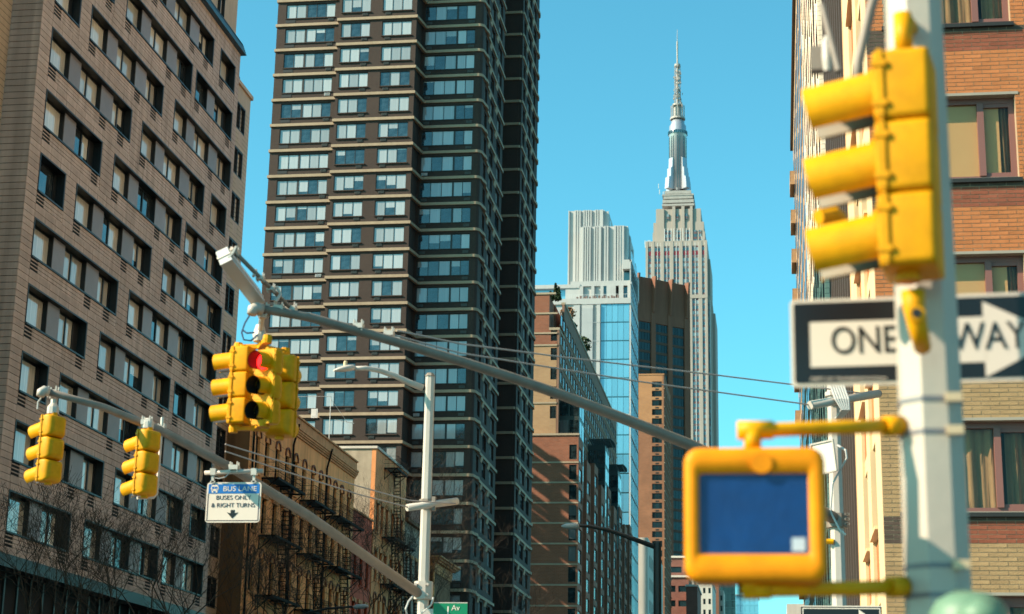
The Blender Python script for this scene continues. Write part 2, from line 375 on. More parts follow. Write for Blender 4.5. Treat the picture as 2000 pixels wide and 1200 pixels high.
# ---------------------------------------------------------------- panelled apartment building (left)
XL = -31.79
def left_building():
    t = thing('apartment_block', 'beige panel clad apartment block with black ribbon windows filling the left of the view', 'apartment building', (-45, 85, 0))
    Y0, Y1 = 68.78, 97.05
    ZT = 44.35
    # openings per floor type, metres along the street: (start, bays)
    TYPES = [[(69.95, 2), (78.4, 3), (89.35, 2)], [(69.95, 3), (81.75, 3), (93.3, 1)], [(69.95, 1), (74.15, 3), (86.25, 3)]]
    WID = {1: 2.98, 2: 6.9, 3: 10.35}
    core = MB()
    core.box(-70, XL - 0.62, Y0 + 0.4, Y1, 0, ZT)
    part('core', core, m_core, t)
    joint = MB(); panels = []; slats = MB(); vents = []
    holes = []
    for k in range(0, 11):
        z = 13.2 + 3 * k
        for s, n in TYPES[k % 3]: holes.append((s, s + WID[n], z - 1.8, z))
    walls(joint, 'N', XL - 0.03, Y0 + 0.03, Y1, 10.4, ZT, holes, 0.55)
    joint.box(-36, XL - 0.58, Y0 + 0.03, Y0 + 0.4, 0, ZT)
    part('backing_wall', joint, m_joint, t)
    # panels: rows of 0.3 m aligned with the openings
    def row(z0, z1, spans, into):
        for a, c in spans:
            n = max(1, round((c - a) / 1.15)); w_ = (c - a) / n
            for i in range(n): into.append((a + i * w_, a + (i + 1) * w_, z0, z1))
    for r in range(0, 114):
        z0 = 10.5 + 0.3 * r; z1 = z0 + 0.3
        if z1 > ZT + 0.2: break
        z1 = min(z1, ZT)
        hs = sorted((h[0], h[1]) for h in holes if h[2] < z1 - 0.01 and h[3] > z0 + 0.01)
        below = [h for h in holes if h[2] - 0.76 < z0 + 0.02 and h[2] > z1 - 0.02]
        spans = []; c = Y0
        if hs:
            for h0, h1 in hs: spans.append((c, h0)); c = h1
            spans.append((c, Y1)); row(z0, z1, spans, panels)
        elif below:
            for h in below:
                spans.append((c, h[0])); c = h[1]
            spans.append((c, Y1)); row(z0, z1, spans, panels)
        else:
            row(z0, z1, [(Y0, 69.95), (69.95, Y1)], panels)
    # slat bands and vents below each opening
    VENT = {1: [0.0], 2: [0.0, 5.75], 3: [0.0, 6.15, 8.6]}
    slatlist = []
    for k in range(0, 11):
        z = 13.2 + 3 * k - 1.8
        for s, n in TYPES[k % 3]:
            vs_ = [(s + v + 0.05, s + v + 0.85) for v in VENT[n]]
            for j in range(6 if False else 5):
                zz1 = z - 0.18 * j - 0.005; zz0 = z - 0.18 * (j + 1)
                c = s
                for v0, v1 in vs_ + [(s + WID[n], None)]:
                    if v0 > c + 0.05:
                        m_ = max(1, round((v0 - c) / 1.15))
                        for i in range(m_): slatlist.append((c + (v0 - c) * i / m_, c + (v0 - c) * (i + 1) / m_, zz0, zz1))
                    c = v1 if v1 else c
            for v0, v1 in vs_: vents.append((v0, z - 0.78))
    gap = 0.012
    keyf = lambda p: (p[0] - 0) ** 2 + (p[2] - 1.7) ** 2
    panels.sort(key=keyf)
    for a, c, z0, z1 in panels[:300]:
        k_ = ('lpanel', round(c - a, 3), round(z1 - z0, 3))
        def mk():
            q = MB(); q.box(-0.03, 0.012, gap, c - a - gap, gap, z1 - z0 - gap); return q.mesh('panel', m_panel)
        piece('panel', cached(k_, mk), t, (XL + random.uniform(-0.003, 0.003), a, z0))
    rest = MB()
    for a, c, z0, z1 in panels[300:]:
        e = random.uniform(-0.003, 0.003); rest.box(XL - 0.03 + e, XL + 0.012 + e, a + gap, c - gap, z0 + gap, z1 - gap)
    part('panel_rows', rest, m_panel, t, kind='stuff')
    sl_ = MB()
    for a, c, z0, z1 in slatlist: sl_.box(XL - 0.03, XL + 0.008, a + 0.01, c - 0.01, z0 + 0.022, z1)
    part('slat_bands', sl_, m_panel, t, kind='stuff')
    def mv():
        q = MB()
        q.box(-0.05, -0.02, 0, 0.8, 0, 0.76)
        q.cur = 1
        for j in range(5): q.box(-0.03, 0.008, 0.0, 0.8, 0.0 + j * 0.165, 0.05 + j * 0.165)
        return q.mesh('vent', [m_core, m_panel])
    vm_ = mv()
    for y, z in vents: piece('vent', vm_, t, (XL, y, z))
    # east return, panels in level courses
    ret = MB()
    for r in range(0, 113):
        z0 = 10.5 + 0.3 * r
        ret.box(-35.0, XL + 0.0, Y0 - 0.01, Y0 + 0.03, z0 + 0.014, z0 + 0.286)
    part('return_panels', ret, m_panel, t, kind='stuff')
    # windows
    fkey = {}
    def bay_cols(n):
        # kinds along the opening: p pane, g grey infill
        out = [('p', 0.10, 2.72)]
        if n == 1: return [('p', 0.10, 2.55)]
        if n == 2: out += [('g', 2.74, 4.06), ('p', 4.08, 5.25), ('p', 5.37, 6.15)]
        if n == 3: out += [('g', 2.74, 4.06), ('p', 4.08, 5.25), ('p', 5.37, 6.68), ('g', 6.70, 8.25), ('p', 8.27, 9.32), ('p', 9.46, 10.1)]
        return out
    def mk_frame(n):
        W = WID[n]; H = 1.8; q = MB()
        d = 0.42
        # liner: jambs, head, sill, projecting a little
        q.box(-d - 0.1, 0.035, 0, 0.07, 0, H); q.box(-d - 0.1, 0.0, W - 0.10, W, 0, H)
        q.box(-d - 0.1, 0.035, 0.07, W - 0.10, H - 0.07, H); q.box(-d - 0.1, 0.06, 0.07, W - 0.10, 0, 0.08)
        q.box(-d - 0.12, -d, 0.07, W - 0.1, 0.08, 0.16); q.box(-d - 0.12, -d, 0.07, W - 0.1, H - 0.15, H - 0.07)
        cols = bay_cols(n); prev = 0.07
        for kd, a, c in cols:
            if kd == 'g': 
                q.box(-d - 0.1, -0.23, a, c, 0.08, H - 0.07)
                q.box(-d - 0.12, -d + 0.02, prev, a, 0.16, H - 0.15)
            elif a > prev + 1e-3: q.box(-d - 0.12, -d + 0.02, prev, a, 0.16, H - 0.15)
            prev = c
        q.box(-d - 0.12, -d + 0.02, prev, W - 0.1, 0.16, H - 0.15)
        return q.mesh('window', m_black)
    for k in range(0, 11):
        z = 13.2 + 3 * k - 1.8
        for s, n in TYPES[k % 3]:
            o = piece('window', cached(('lwin', n), lambda: mk_frame(n)), t, (XL, s, z))
            for kd, a, c in bay_cols(n):
                if kd == 'p':
                    def mp():
                        q = MB(); q.box(-0.47, -0.45, 0, c - a, 0.16, 1.65); return q.mesh('pane', m_lpane)
                    piece('pane', cached(('lp', round(c - a, 2)), mp), o, (XL, s + a, z))
                else:
                    def mg():
                        q = MB(); q.box(-0.23, -0.20, 0.0, c - a, 0.1, 1.71); return q.mesh('infill_panel', m_grey)
                    piece('infill_panel', cached(('lg', round(c - a, 2)), mg), o, (XL, s + a, z))
    # base: dark fascia and tall shop glazing behind posts
    q = MB(); q.box(XL - 0.5, XL + 0.25, Y0 - 0.2, Y1, 9.95, 10.48); part('fascia', q, m_black, t)
    q = MB(); q.box(-60, XL - 0.75, Y0 + 0.5, Y1, 0, 9.9); part('base_wall', q, m_core, t)
    for i in range(21):
        y = Y0 + 0.2 + i * 1.36
        def mp():
            q = MB(); q.box(-0.03, 0, 0, 1.2, 0, 3.9); q.box(-0.03, 0, 0, 1.2, 4.0, 6.6); return q.mesh('shop_pane', m_lpane)
        piece('shop_pane', cached('shopp', mp), t, (XL - 0.68, y, 3.2))
        def mq():
            q = MB(); q.box(-0.1, 0.12, 0, 0.14, 0, 9.9); return q.mesh('post', m_black)
        piece('post', cached('shopq', mq), t, (XL - 0.66, y - 0.15, 0))
    # ledge and the set back top storeys
    q = MB()
    for j in range(5): q.box(XL - 1.2, XL + 0.30 - 0.05 * j, Y0, Y1 + 0.25, ZT + 0.02 + 0.14 * j, ZT + 0.10 + 0.14 * j)
    q.box(XL - 1.2, XL + 0.1, Y0, Y1 + 0.05, ZT, ZT + 0.7)
    part('ledge', q, m_blue, t)
    q = MB(); hol = [(93.0, 94.6, 45.2, 47.0), (88.9, 91.6, 45.2, 47.3), (82.5, 86.0, 45.2, 47.3)]
    walls(q, 'N', XL - 0.35, Y0 + 1, Y1 - 0.1, ZT + 0.7, 51, hol, 0.4)
    q.box(-60, XL - 0.76, Y0 + 1, Y1 - 0.1, ZT + 0.7, 51)
    part('top_storey', q, m_panel2, t)
    for h in hol: window(t, 'N', XL - 0.35, h[0], h[2], h[1] - h[0], h[3] - h[2], [(0.08, (h[1] - h[0]) / 2 - 0.04), ((h[1] - h[0]) / 2 + 0.04, h[1] - h[0] - 0.08)], m_black, m_lpane, d=0.01, fd=0.36)
    # west wing, paler, set back a little from the street line
    XW = -33.25; YW1 = 104.2; ZW = 44.3
    q = MB(); hol = []
    for k in range(0, 11):
        z = 13.2 + 3 * k; hol.append((101.2, 103.3, z - 1.8, z)); hol.append((98.6, 100.3, z - 1.8, z))
    walls(q, 'N', XW, Y1 - 0.5, YW1, 4, ZW, hol, 0.45)
    q.box(-60, XW - 0.46, Y1 - 0.5, YW1, 0, ZW - 0.05)
    q.box(-60, XW + 0.12, Y1 + 0.02, YW1 + 0.2, ZW, ZW + 0.25)
    part('wing_wall', q, m_panel2, t)
    q = MB()
    for r in range(130):
        q.box(XW - 0.02, XW + 0.004, Y1 - 0.4, YW1 - 0.02, 4.2 + r * 0.3, 4.215 + r * 0.3)
    part('wing_joints', q, m_joint, t, kind='stuff')
    for h in hol:
        window(t, 'N', XW, h[0], h[2], h[1] - h[0], 1.8, [(0.1, 1.0), (1.08, h[1] - h[0] - 0.1)], m_black, m_lpane, d=0.01, fd=0.42, fr=0.09)
        piece('vent', vm_, t, (XW, h[0] + 0.9, h[2] - 0.8))
    # roof railing of the wing
    q = MB()
    for y in (98.2, 99.8, 101.6, 103.6): q.box(XW - 0.7, XW - 0.64, y, y + 0.06, ZW + 0.25, ZW + 1.35)
    for z in (0.85, 1.3): q.box(XW - 0.7, XW - 0.64, 98.2, 103.66, ZW + z, ZW + z + 0.06)
    part('roof_railing', q, m_blue, t)
    # nearer section, set back to the south
    XB = -33.22
    q = MB(); hol = []
    for k in range(0, 12):
        z = 13.4 + 3 * k
        hol.append((60.4, 66.9, z - 2.0, z)); 
    walls(q, 'N', XB, 40, Y0 + 0.02, 4, 48, hol, 0.5)
    q.box(-60, XB - 0.52, 40, Y0 + 0.38, 0, 48)
    part('near_wall', q, m_panel2, t)
    q = MB()
    for r in range(120): q.box(XB - 0.02, XB + 0.004, 45, Y0, 10.7 + r * 0.3, 10.715 + r * 0.3)
    part('near_joints', q, m_joint, t, kind='stuff')
    for h in hol: window(t, 'N', XB, h[0], h[2], h[1] - h[0], h[3] - h[2], [(0.1, 2.0), (2.3, 4.2), (4.4, 6.2)], m_black, m_lpane, d=0.01, fd=0.45, fr=0.09)
    return t
left_building()

# ---------------------------------------------------------------- dark brown brick tower
def brown_tower():
    t = thing('apartment_tower', 'dark brown brick high rise tower with pale string courses at every floor', 'tower', (-40, 185, 0))
    H0, HT, P = 79.95, 106.0, 2.86
    ks = range(-23, 8)
    X0, X1, X2, X3, XN = -52.1, -45.06, -36.6, -36.4, -29.9
    YW1, YW2, YW3 = 170.9, 170.0, 172.9
    # openings
    def holes(spans, k0=-23, k1=7):
        hs = []
        for k in range(k0, k1 + 1):
            s = H0 + P * k
            for a, c in spans: hs.append((a, c, s - 2.05, s - 0.42))
        return hs
    w1 = [(-51.15, -45.73)]; w2 = [(-44.76, -41.61), (-40.30, -37.10)]; w3 = [(-36.25, -30.77)]
    q = MB()
    walls(q, 'E', YW1, X0, X1, 0, HT, holes(w1, -17), 0.3); q.box(X0, X1, YW1 + 0.31, 212, 0, HT)
    walls(q, 'E', YW2, X1, X2, 0, HT, holes(w2, -18), 0.3); q.box(X1 + 0.003, X2, YW2 + 0.31, 212, 0, HT - 0.01)
    walls(q, 'E', YW3, X2 + 0.003, XN - 0.35, 0, HT, holes(w3), 0.3); q.box(X2 + 0.004, XN - 0.36, YW3 + 0.31, 187.6, 0, HT - 0.02)
    nh = holes([(174.9, 176.5), (178.6, 180.9), (183.2, 186.0)])
    walls(q, 'N', XN, YW3 + 0.36, 187.6, 0, HT, nh, 0.35)
    # rounded corner
    q.smooth = True
    ca = [(XN - 0.36 + 0.36 * math.sin(a), YW3 + 0.36 - 0.36 * math.cos(a)) for a in [i * math.pi / 16 for i in range(9)]]
    q.smooth = False
    q.prism([(XN - 0.36, YW3 + 0.36)] + ca, 0, HT)
    # north wing
    XW, YA, YB = -28.89, 195.0, 209.3
    nh2 = holes([(196.2, 197.8), (199.6, 202.6), (204.4, 206.8)], -23, 11)
    q.box(-40, XW - 0.35, YA, YB, 0, HT + 10)
    walls(q, 'N', XW, YA + 0.003, YB, 0, HT + 10, nh2, 0.34)
    q.box(X2, -33, 187.6, YA, 0, HT + 9)
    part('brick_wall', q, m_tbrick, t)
    # string courses, one per floor
    corner = [(XN - 0.5 + 0.5 * math.sin(a), YW3 + 0.5 - 0.5 * math.cos(a)) for a in [i * math.pi / 12 for i in range(7)]]
    # drop shaped swell of the course round the corner column
    swell = [(XN + 0.06, YW3 + 1.2), (XN + 0.20, YW3 + 1.9), (XN + 0.18, YW3 + 2.5), (XN + 0.02, YW3 + 2.95)]
    main = [(X0 + 0.05, YW1 + 3), (X0 + 0.05, YW1), (X1, YW1), (X1, YW2), (X2, YW2), (X3 + 0.25, YW3)] + corner + swell + [(XN, 178), (XN, 187.6), (XN - 2.5, 187.6)]
    wing = [(-33, YA), (XW - 0.3, YA), (XW, YA + 0.3), (XW, 206.9), (XW + 0.12, 207.6), (XW + 0.14, 208.3), (XW + 0.03, 209.0), (XW - 0.3, YB), (XW - 2, YB)]
    def mk(pts, nm):
        def f():
            mb = MB(); band(mb, pts, 0.16, -0.15, 0.15, 0.12); return mb.mesh('string_course', m_string)
        return cached(nm, f)
    for k in list(ks) + [8]:
        piece('string_course', mk(main, 'scm'), t, (0, 0, H0 + P * k))
    for k in range(-23, 13): piece('string_course', mk(wing, 'scw'), t, (0, 0, H0 + P * k))
    # windows
    def acs(u0, u1, y, z, white=False):
        key = ('ac', white)
        def f():
            mb = MB(); mb.box(0, 0.62, -0.05, 0.2, 0, 0.30); mb.cur = 1
            for j in range(4): mb.box(0.04, 0.58, -0.07, -0.05, 0.04 + j * 0.065, 0.065 + j * 0.065)
            return mb.mesh('vent', [m_steelw if white else m_vent, m_vent if not white else m_grey])
        piece('air_conditioner' if white else 'vent', cached(key, f), t, (u0, y, z))
    def duct(u0, y, z):
        def f():
            mb = MB(); mb.box(0, 1.05, -0.03, 0.2, 0, 0.34); return mb.mesh('vent', m_dframe)
        piece('vent', cached('duct', f), t, (u0, y, z))
    for k in ks:
        s = H0 + P * k; z = s - 2.05; h = 1.63
        if k >= -17:
            window(t, 'E', YW1, w1[0][0], z, 5.42, h, [(0.06, 1.07), (1.13, 2.14), (2.36, 3.33), (3.39, 4.35), (4.41, 5.36)], m_dframe, m_tpane, d=0.10, sill=(0.10, 0.09), msill=m_tbrick)
            duct(w1[0][0], YW1, z - 0.52); acs(-46.5, 0, YW1, z - 0.46, random.random() < 0.12)
        if k >= -18:
            for a, c in w2:
                window(t, 'E', YW2, a, z, c - a, h, [(0.06, 1.03), (1.09, 2.07), (2.13, c - a - 0.06)], m_dframe, m_tpane, d=0.08, sill=(0.13, 0.10), msill=m_tbrick)
            acs(-42.5, 0, YW2, z - 0.45); acs(-40.0, 0, YW2, z - 0.45)
        window(t, 'E', YW3, w3[0][0], z, 5.48, h, [(0.06, 1.12), (1.18, 2.26), (2.32, 3.42), (3.62, 4.50), (4.56, 5.42)], m_dframe, m_tpane, d=0.12, sill=(0.06, 0.06), msill=m_dframe)
        acs(-31.5, 0, YW3, z - 0.5); 
        acs(-36.1, 0, YW3, z - 0.5, random.random() < 0.12)
        for a, c in ((174.9, 176.5), (178.6, 180.9), (183.2, 186.0)):
            window(t, 'N', XN, a, z, c - a, h, [(0.06, (c - a) / 2 - 0.03), ((c - a) / 2 + 0.03, c - a - 0.06)], m_dframe, m_tpane, d=0.2)
    for k in range(-23, 12):
        z = H0 + P * k - 2.05
        for a, c in ((196.2, 197.8), (199.6, 202.6), (204.4, 206.8)):
            window(t, 'N', XW, a, z, c - a, 1.63, [(0.06, (c - a) / 2 - 0.03), ((c - a) / 2 + 0.03, c - a - 0.06)], m_dframe, m_tpane, d=0.2)
    # pale soffits that step out over the north windows
    q = MB()
    for k in ks:
        s = H0 + P * k
        for a, c in ((177.2, 178.3), (181.6, 182.9)): q.hexa([(XN, a, s - 0.7), (XN + 0.05, a, s - 0.7), (XN + 0.05, c, s - 0.7), (XN, c, s - 0.7), (XN, a, s - 0.15), (XN + 0.22, a, s - 0.15), (XN + 0.22, c, s - 0.15), (XN, c, s - 0.15)])
    for k in range(-23, 12):
        s = H0 + P * k
        for a, c in ((198.1, 199.2), (202.9, 204.1)): q.hexa([(XW, a, s - 0.7), (XW + 0.05, a, s - 0.7), (XW + 0.05, c, s - 0.7), (XW, c, s - 0.7), (XW, a, s - 0.15), (XW + 0.16, a, s - 0.15), (XW + 0.16, c, s - 0.15), (XW, c, s - 0.15)])
    part('corbels', q, m_string, t, kind='stuff')
    return t
brown_tower()
# ---------------------------------------------------------------- tenement row
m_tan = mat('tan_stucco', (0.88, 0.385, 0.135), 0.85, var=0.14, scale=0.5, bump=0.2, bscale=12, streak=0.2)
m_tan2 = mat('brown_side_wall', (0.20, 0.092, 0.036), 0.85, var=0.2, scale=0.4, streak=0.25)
m_red = mat('red_painted_brick', (0.52, 0.085, 0.028), 0.8, var=0.18, scale=0.6, bump=0.2, bscale=20, streak=0.2)
m_peach = mat('peach_brick', (0.74, 0.30, 0.115), 0.85, var=0.14, scale=0.6, bump=0.2, bscale=20, streak=0.18)
m_stucco = mat('patched_stucco', (0.38, 0.31, 0.23), 0.9, var=0.25, scale=0.7, bump=0.6, bscale=3, streak=0.15)
m_cornice = mat('worn_cornice', (0.56, 0.25, 0.09), 0.8, var=0.2, scale=1.0, streak=0.2)
m_iron = mat('black_iron', (0.010, 0.008, 0.007), 0.75, var=0.1, ior=1.2)
m_wdark = panemat('tenement_pane', (0.015, 0.018, 0.02), (0.22, 0.21, 0.18), 0.12, 0.6, rough=0.08, ior=1.6, rand=0.3)
m_archred = mat('arch_brick', (0.16, 0.06, 0.03), 0.85, var=0.2)
m_capst = mat('pale_coping', (0.55, 0.50, 0.44), 0.8, var=0.15)

def tenement_window(t, y, z, W, H, X, arch, mwall, march):
    """tall sash window, its arch or lintel, in a north wall"""
    def f():
        q = MB(); d = 0.16
        q.box(-d - 0.1, -d, 0, 0.07, 0, H); q.box(-d - 0.1, -d, W - 0.07, W, 0, H); q.box(-d - 0.1, -d, 0.07, W - 0.07, H - 0.07, H)
        q.box(-d - 0.1, -d, 0.07, W - 0.07, 0, 0.07); q.box(-d - 0.08, -d + 0.03, 0.07, W - 0.07, H * 0.5 - 0.04, H * 0.5 + 0.04)
        return q.mesh('window', m_iron)
    o = piece('window', cached(('twf', W, H), f), t, (X, y, z))
    def g():
        q = MB(); q.box(-0.24, -0.22, 0.07, W - 0.07, 0.07, H - 0.07); return q.mesh('pane', m_wdark)
    piece('pane', cached(('twp', W, H), g), o, (X, y, z))
    def s():
        q = MB(); q.box(-0.1, 0.10, -0.12, W + 0.12, -0.14, 0); return q.mesh('sill', mwall)
    piece('sill', cached(('tws', W, mwall.name), s), o, (X, y, z))
    if arch:
        def a():
            q = MB(); n = 10; r0 = W / 2; r1 = W / 2 + 0.13; rings = []
            for i in range(n + 1):
                an = math.pi * i / n; c_, s_ = math.cos(an), math.sin(an)
                rings.append([(x, W / 2 + r * c_, H - 0.02 + r * s_) for x, r in ((-0.05, r0), (0.09, r0), (0.09, r1), (-0.05, r1))])
            q.loft(rings)
            q.cur = 1
            rr = [(W / 2 + r0 * math.cos(math.pi * i / n), H + r0 * math.sin(math.pi * i / n)) for i in range(n + 1)]
            b0 = len(q.v); q.v += [(0.005, yy, zz) for yy, zz in rr]; q.face([b0 + i for i in range(n + 1)])
            return q.mesh('arch', [march, mwall])
        piece('arch', cached(('twa', W, H, mwall.name), a), o, (X, y, z))
    else:
        def a():
            q = MB(); q.box(-0.05, 0.10, -0.2, W + 0.2, H, H + 0.3); return q.mesh('lintel', m_cornice)
        piece('lintel', cached(('twl', W, H), a), o, (X, y, z))

def fire_escape(t, X, y0, y1, z, h, ladder=True):
    """iron platform with rails and a steep stair down to the one below"""
    L = y1 - y0
    def f():
        q = MB(); D = 1.05
        for i in range(9): q.box(0.02 + i * 0.12, 0.09 + i * 0.12, 0, L * (1 if i < 3 else 0.72 if i < 6 else 1), -0.03, 0.0)
        q.box(0, D, 0, 0.06, -0.12, 0); q.box(0, D, L - 0.06, L, -0.12, 0); q.box(D, D + 0.06, 0, L, -0.14, 0.02); q.box(0, D, L * 0.5, L * 0.5 + .05, -0.1, 0)
        for y in (0.1, L - 0.12):
            q.tube([(0, y, -0.95), (D * 0.9, y, -0.1)], 0.035, 4)
            q.box(-0.0, 0.05, y - 0.03, y + 0.03, -1.0, 0)
        return q.mesh('platform', m_iron)
    fe = piece('fire_escape', cached(('fep', round(L, 2)), f), t, (X, y0, z))
    def g():
        q = MB(); D = 1.08
        for zz in (0.35, 0.65, 0.95): 
            q.box(D - 0.015, D + 0.015, 0, L, zz - 0.012, zz + 0.012)
            for y in (0, L - 0.03): q.box(0, D, y, y + 0.025, zz - 0.012, zz + 0.012)
        n = int(L / 0.28)
        for i in range(n + 1): q.box(D - 0.01, D + 0.01, L * i / n - 0.01, L * i / n + 0.01, 0, 0.97)
        return q.mesh('railing', m_iron)
    piece('railing', cached(('fer', round(L, 2)), g), fe, (X, y0, z))
    if ladder:
        def k():
            q = MB(); run = min(1.1, L * 0.4); n = int(h / 0.27)
            for x in (0.38, 0.92):
                q.tube([(x, L * 0.45, 0.0), (x, L * 0.45 + run, -h)], 0.028, 4)
                q.tube([(x, L * 0.45, 0.9), (x, L * 0.45 + run, -h + 0.9)], 0.016, 4)
            for i in range(1, n):
                y = L * 0.45 + run * i / n; zz = -h * i / n; q.box(0.38, 0.92, y - 0.10, y + 0.10, zz - 0.018, zz + 0.018)
            return q.mesh('ladder', m_iron)
        piece('ladder', cached(('fel', round(L, 2), round(h, 2)), k), fe, (X, y0, z))

def tan_tenement():
    t = thing('tenement', 'tan stucco tenement with arched windows, a corniced parapet and three stacks of fire escapes', 'tenement', (-38, 118, 0))
    X = -31.79
    ya, yb, ztop = 103.6, 131.2, 25.3
    pxs = [505, 523, 543, 562, 578, 595, 612, 627, 642, 655, 668, 682]
    ctr = []
    for i, p in enumerate(pxs):
        py = 850 + (p - 505) * (950 - 850) / 177.0
        ctr.append(U(p, py, X=X).y)
    W = 0.95; H = 2.25
    rows = [(20.0, True), (16.4, False), (12.7, True), (9.0, False), (5.4, True)]
    hol = []
    for z, a in rows:
        for c in ctr: hol.append((c - W / 2, c + W / 2, z, z + H + (W / 2 - 0.001 if a else 0)))
    q = MB(); walls(q, 'N', X, ya, yb, 0, ztop - 0.75, hol, 0.35); part('front_wall', q, m_tan, t)
    q = MB(); q.box(-50, X - 0.36, ya + 0.3, yb, 0, ztop - 0.8); part('core', q, m_core, t)
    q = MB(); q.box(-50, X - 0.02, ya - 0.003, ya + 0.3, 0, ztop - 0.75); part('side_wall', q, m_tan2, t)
    q = MB(); q.box(-50, X - 0.3, ya + 0.3, yb, ztop - 0.79, ztop - 0.7); part('roof', q, m_roof, t)
    q = MB()
    for j, (o_, z0, z1) in enumerate(((0.10, -1.35, -1.2), (0.18, -1.2, -1.08), (0.24, -1.08, -0.92), (0.30, -0.92, -0.75), (0.12, -0.75, -0.12), (0.22, -0.12, 0.0))):
        q.box(X - 0.3, X + o_, ya - 0.02 * j, yb + 0.02 * j, ztop + z0 + 0.001, ztop + z1)
    for z in (18.85, 15.25, 11.5, 7.9): q.box(X - 0.1, X + 0.06, ya, yb, z, z + 0.13)
    part('cornice', q, m_cornice, t)
    # scored stucco courses
    q = MB()
    for i in range(30):
        z = 4.6 + i * 0.62
        q.box(X - 0.01, X + 0.004, ya, yb, z, z + 0.02)
    part('score_lines', q, m_archred, t, kind='stuff')
    for z, a in rows:
        for c in ctr: tenement_window(t, c - W / 2, z, W, H, X, a, m_tan, m_archred)
    # drain pipes
    for y in (ya + 0.5, (ctr[4] + ctr[3]) / 2, (ctr[8] + ctr[7]) / 2 + 0.2):
        q = MB(); q.tube([(X + 0.1, y, 3), (X + 0.1, y, 23.2), (X + 0.42, y, 24.6)], 0.07, 6); part('drain_pipe', q, m_iron, t)
    stacks = [(ctr[1] - 0.9, ctr[3] + 0.9), (ctr[5] - 0.9, ctr[7] + 0.5), (ctr[8] - 0.4, ctr[11] + 0.8)]
    for a, b_ in stacks:
        for z in (19.9, 16.3, 12.6, 8.9): fire_escape(t, X, a, b_, z, 3.6)
    return t
tan_tenement()

def red_tenement():
    t = thing('tenement', 'low red painted brick house between the tan and the peach tenements', 'tenement', (-38, 135, 0))
    X = -31.85; ya, yb, zt = 131.25, 138.0, 21.6
    W, H = 0.95, 2.2; ctr = [132.6, 134.7, 136.8]; hol = []
    for z in (16.2, 12.6, 9.0, 5.4):
        for c in ctr: hol.append((c - W / 2, c + W / 2, z, z + H))
    q = MB(); walls(q, 'N', X, ya, yb, 0, zt, hol, 0.35); part('front_wall', q, m_red, t)
    q = MB(); q.box(-45, X - 0.36, ya, yb, 0, zt - 0.2); part('core', q, m_core, t)
    q = MB(); q.box(X - 0.4, X + 0.12, ya, yb, zt + 0.002, zt + 0.14); part('coping', q, m_cornice, t)
    for z in (16.2, 12.6, 9.0, 5.4):
        for c in ctr: tenement_window(t, c - W / 2, z, W, H, X, False, m_red, m_archred)
    for z in (12.5, 8.9): fire_escape(t, X, ya + 0.6, yb - 0.8, z, 3.6)
red_tenement()

def peach_tenement():
    t = thing('tenement', 'peach brick tenement with a patched grey stucco side wall and a roof height fire escape', 'tenement', (-38, 145, 0))
    X = -31.8; ya, yb, zt = 138.2, 150.3, 27.6
    W, H = 0.9, 2.3; ctr = [139.5, 141.2, 143.0, 145.2, 147.2, 149.0]; hol = []
    zs = (21.0, 17.2, 13.4, 9.6, 5.8)
    for z in zs:
        for c in ctr: hol.append((c - W / 2, c + W / 2, z, z + H))
    q = MB(); walls(q, 'N', X, ya, yb, 0, zt, hol, 0.35); part('front_wall', q, m_peach, t)
    q = MB(); q.box(-37.2, X - 0.36, ya + 0.003, yb, 0, zt - 0.02); part('side_wall', q, m_stucco, t)
    q = MB(); q.box(-37.4, X + 0.1, ya - 0.1, ya + 0.3, zt + 0.002, zt + 0.2); q.box(X - 0.35, X + 0.14, ya + 0.303, yb, zt + 0.002, zt + 0.2); part('coping', q, m_capst, t)
    for z in zs:
        for c in ctr: tenement_window(t, c - W / 2, z, W, H, X, z < 14, m_peach, m_archred)
    for z in (26.6, 20.9, 17.1, 13.3, 9.5): fire_escape(t, X, 141.4, 145.6, z, 5.7 if z > 25 else 3.8)
    for z in (20.9, 17.1, 13.3, 9.5): fire_escape(t, X, 146.6, 150.0, z, 3.8)
peach_tenement()

def grey_tenement():
    t = thing('tenement', 'narrow grey brick tenement beyond the peach one, iron balconies on its front', 'tenement', (-38, 155, 0))
    X = -31.85; ya, yb, zt = 150.4, 159.8, 23.5
    W, H = 0.95, 2.2; ctr = [151.8, 153.8, 156, 158.2]; hol = []
    zs = (18.4, 14.8, 11.2, 7.6)
    for z in zs:
        for c in ctr: hol.append((c - W / 2, c + W / 2, z, z + H))
    mm = mat('grey_brick', (0.30, 0.24, 0.18), 0.85, var=0.2, bump=0.2)
    q = MB(); walls(q, 'N', X, ya, yb, 0, zt, hol, 0.35); part('front_wall', q, mm, t)
    q = MB(); q.box(-45, X - 0.36, ya, yb, 0, zt - 0.2); part('core', q, m_core, t)
    q = MB(); q.box(X - 0.4, X + 0.35, ya, yb, zt + 0.002, zt + 0.3); part('cornice', q, m_tan2, t)
    for z in zs:
        for c in ctr: tenement_window(t, c - W / 2, z, W, H, X, False, mm, m_archred)
    for z in (18.3, 14.7, 11.1): fire_escape(t, X, 151.2, 155.2, z, 3.6)
grey_tenement()

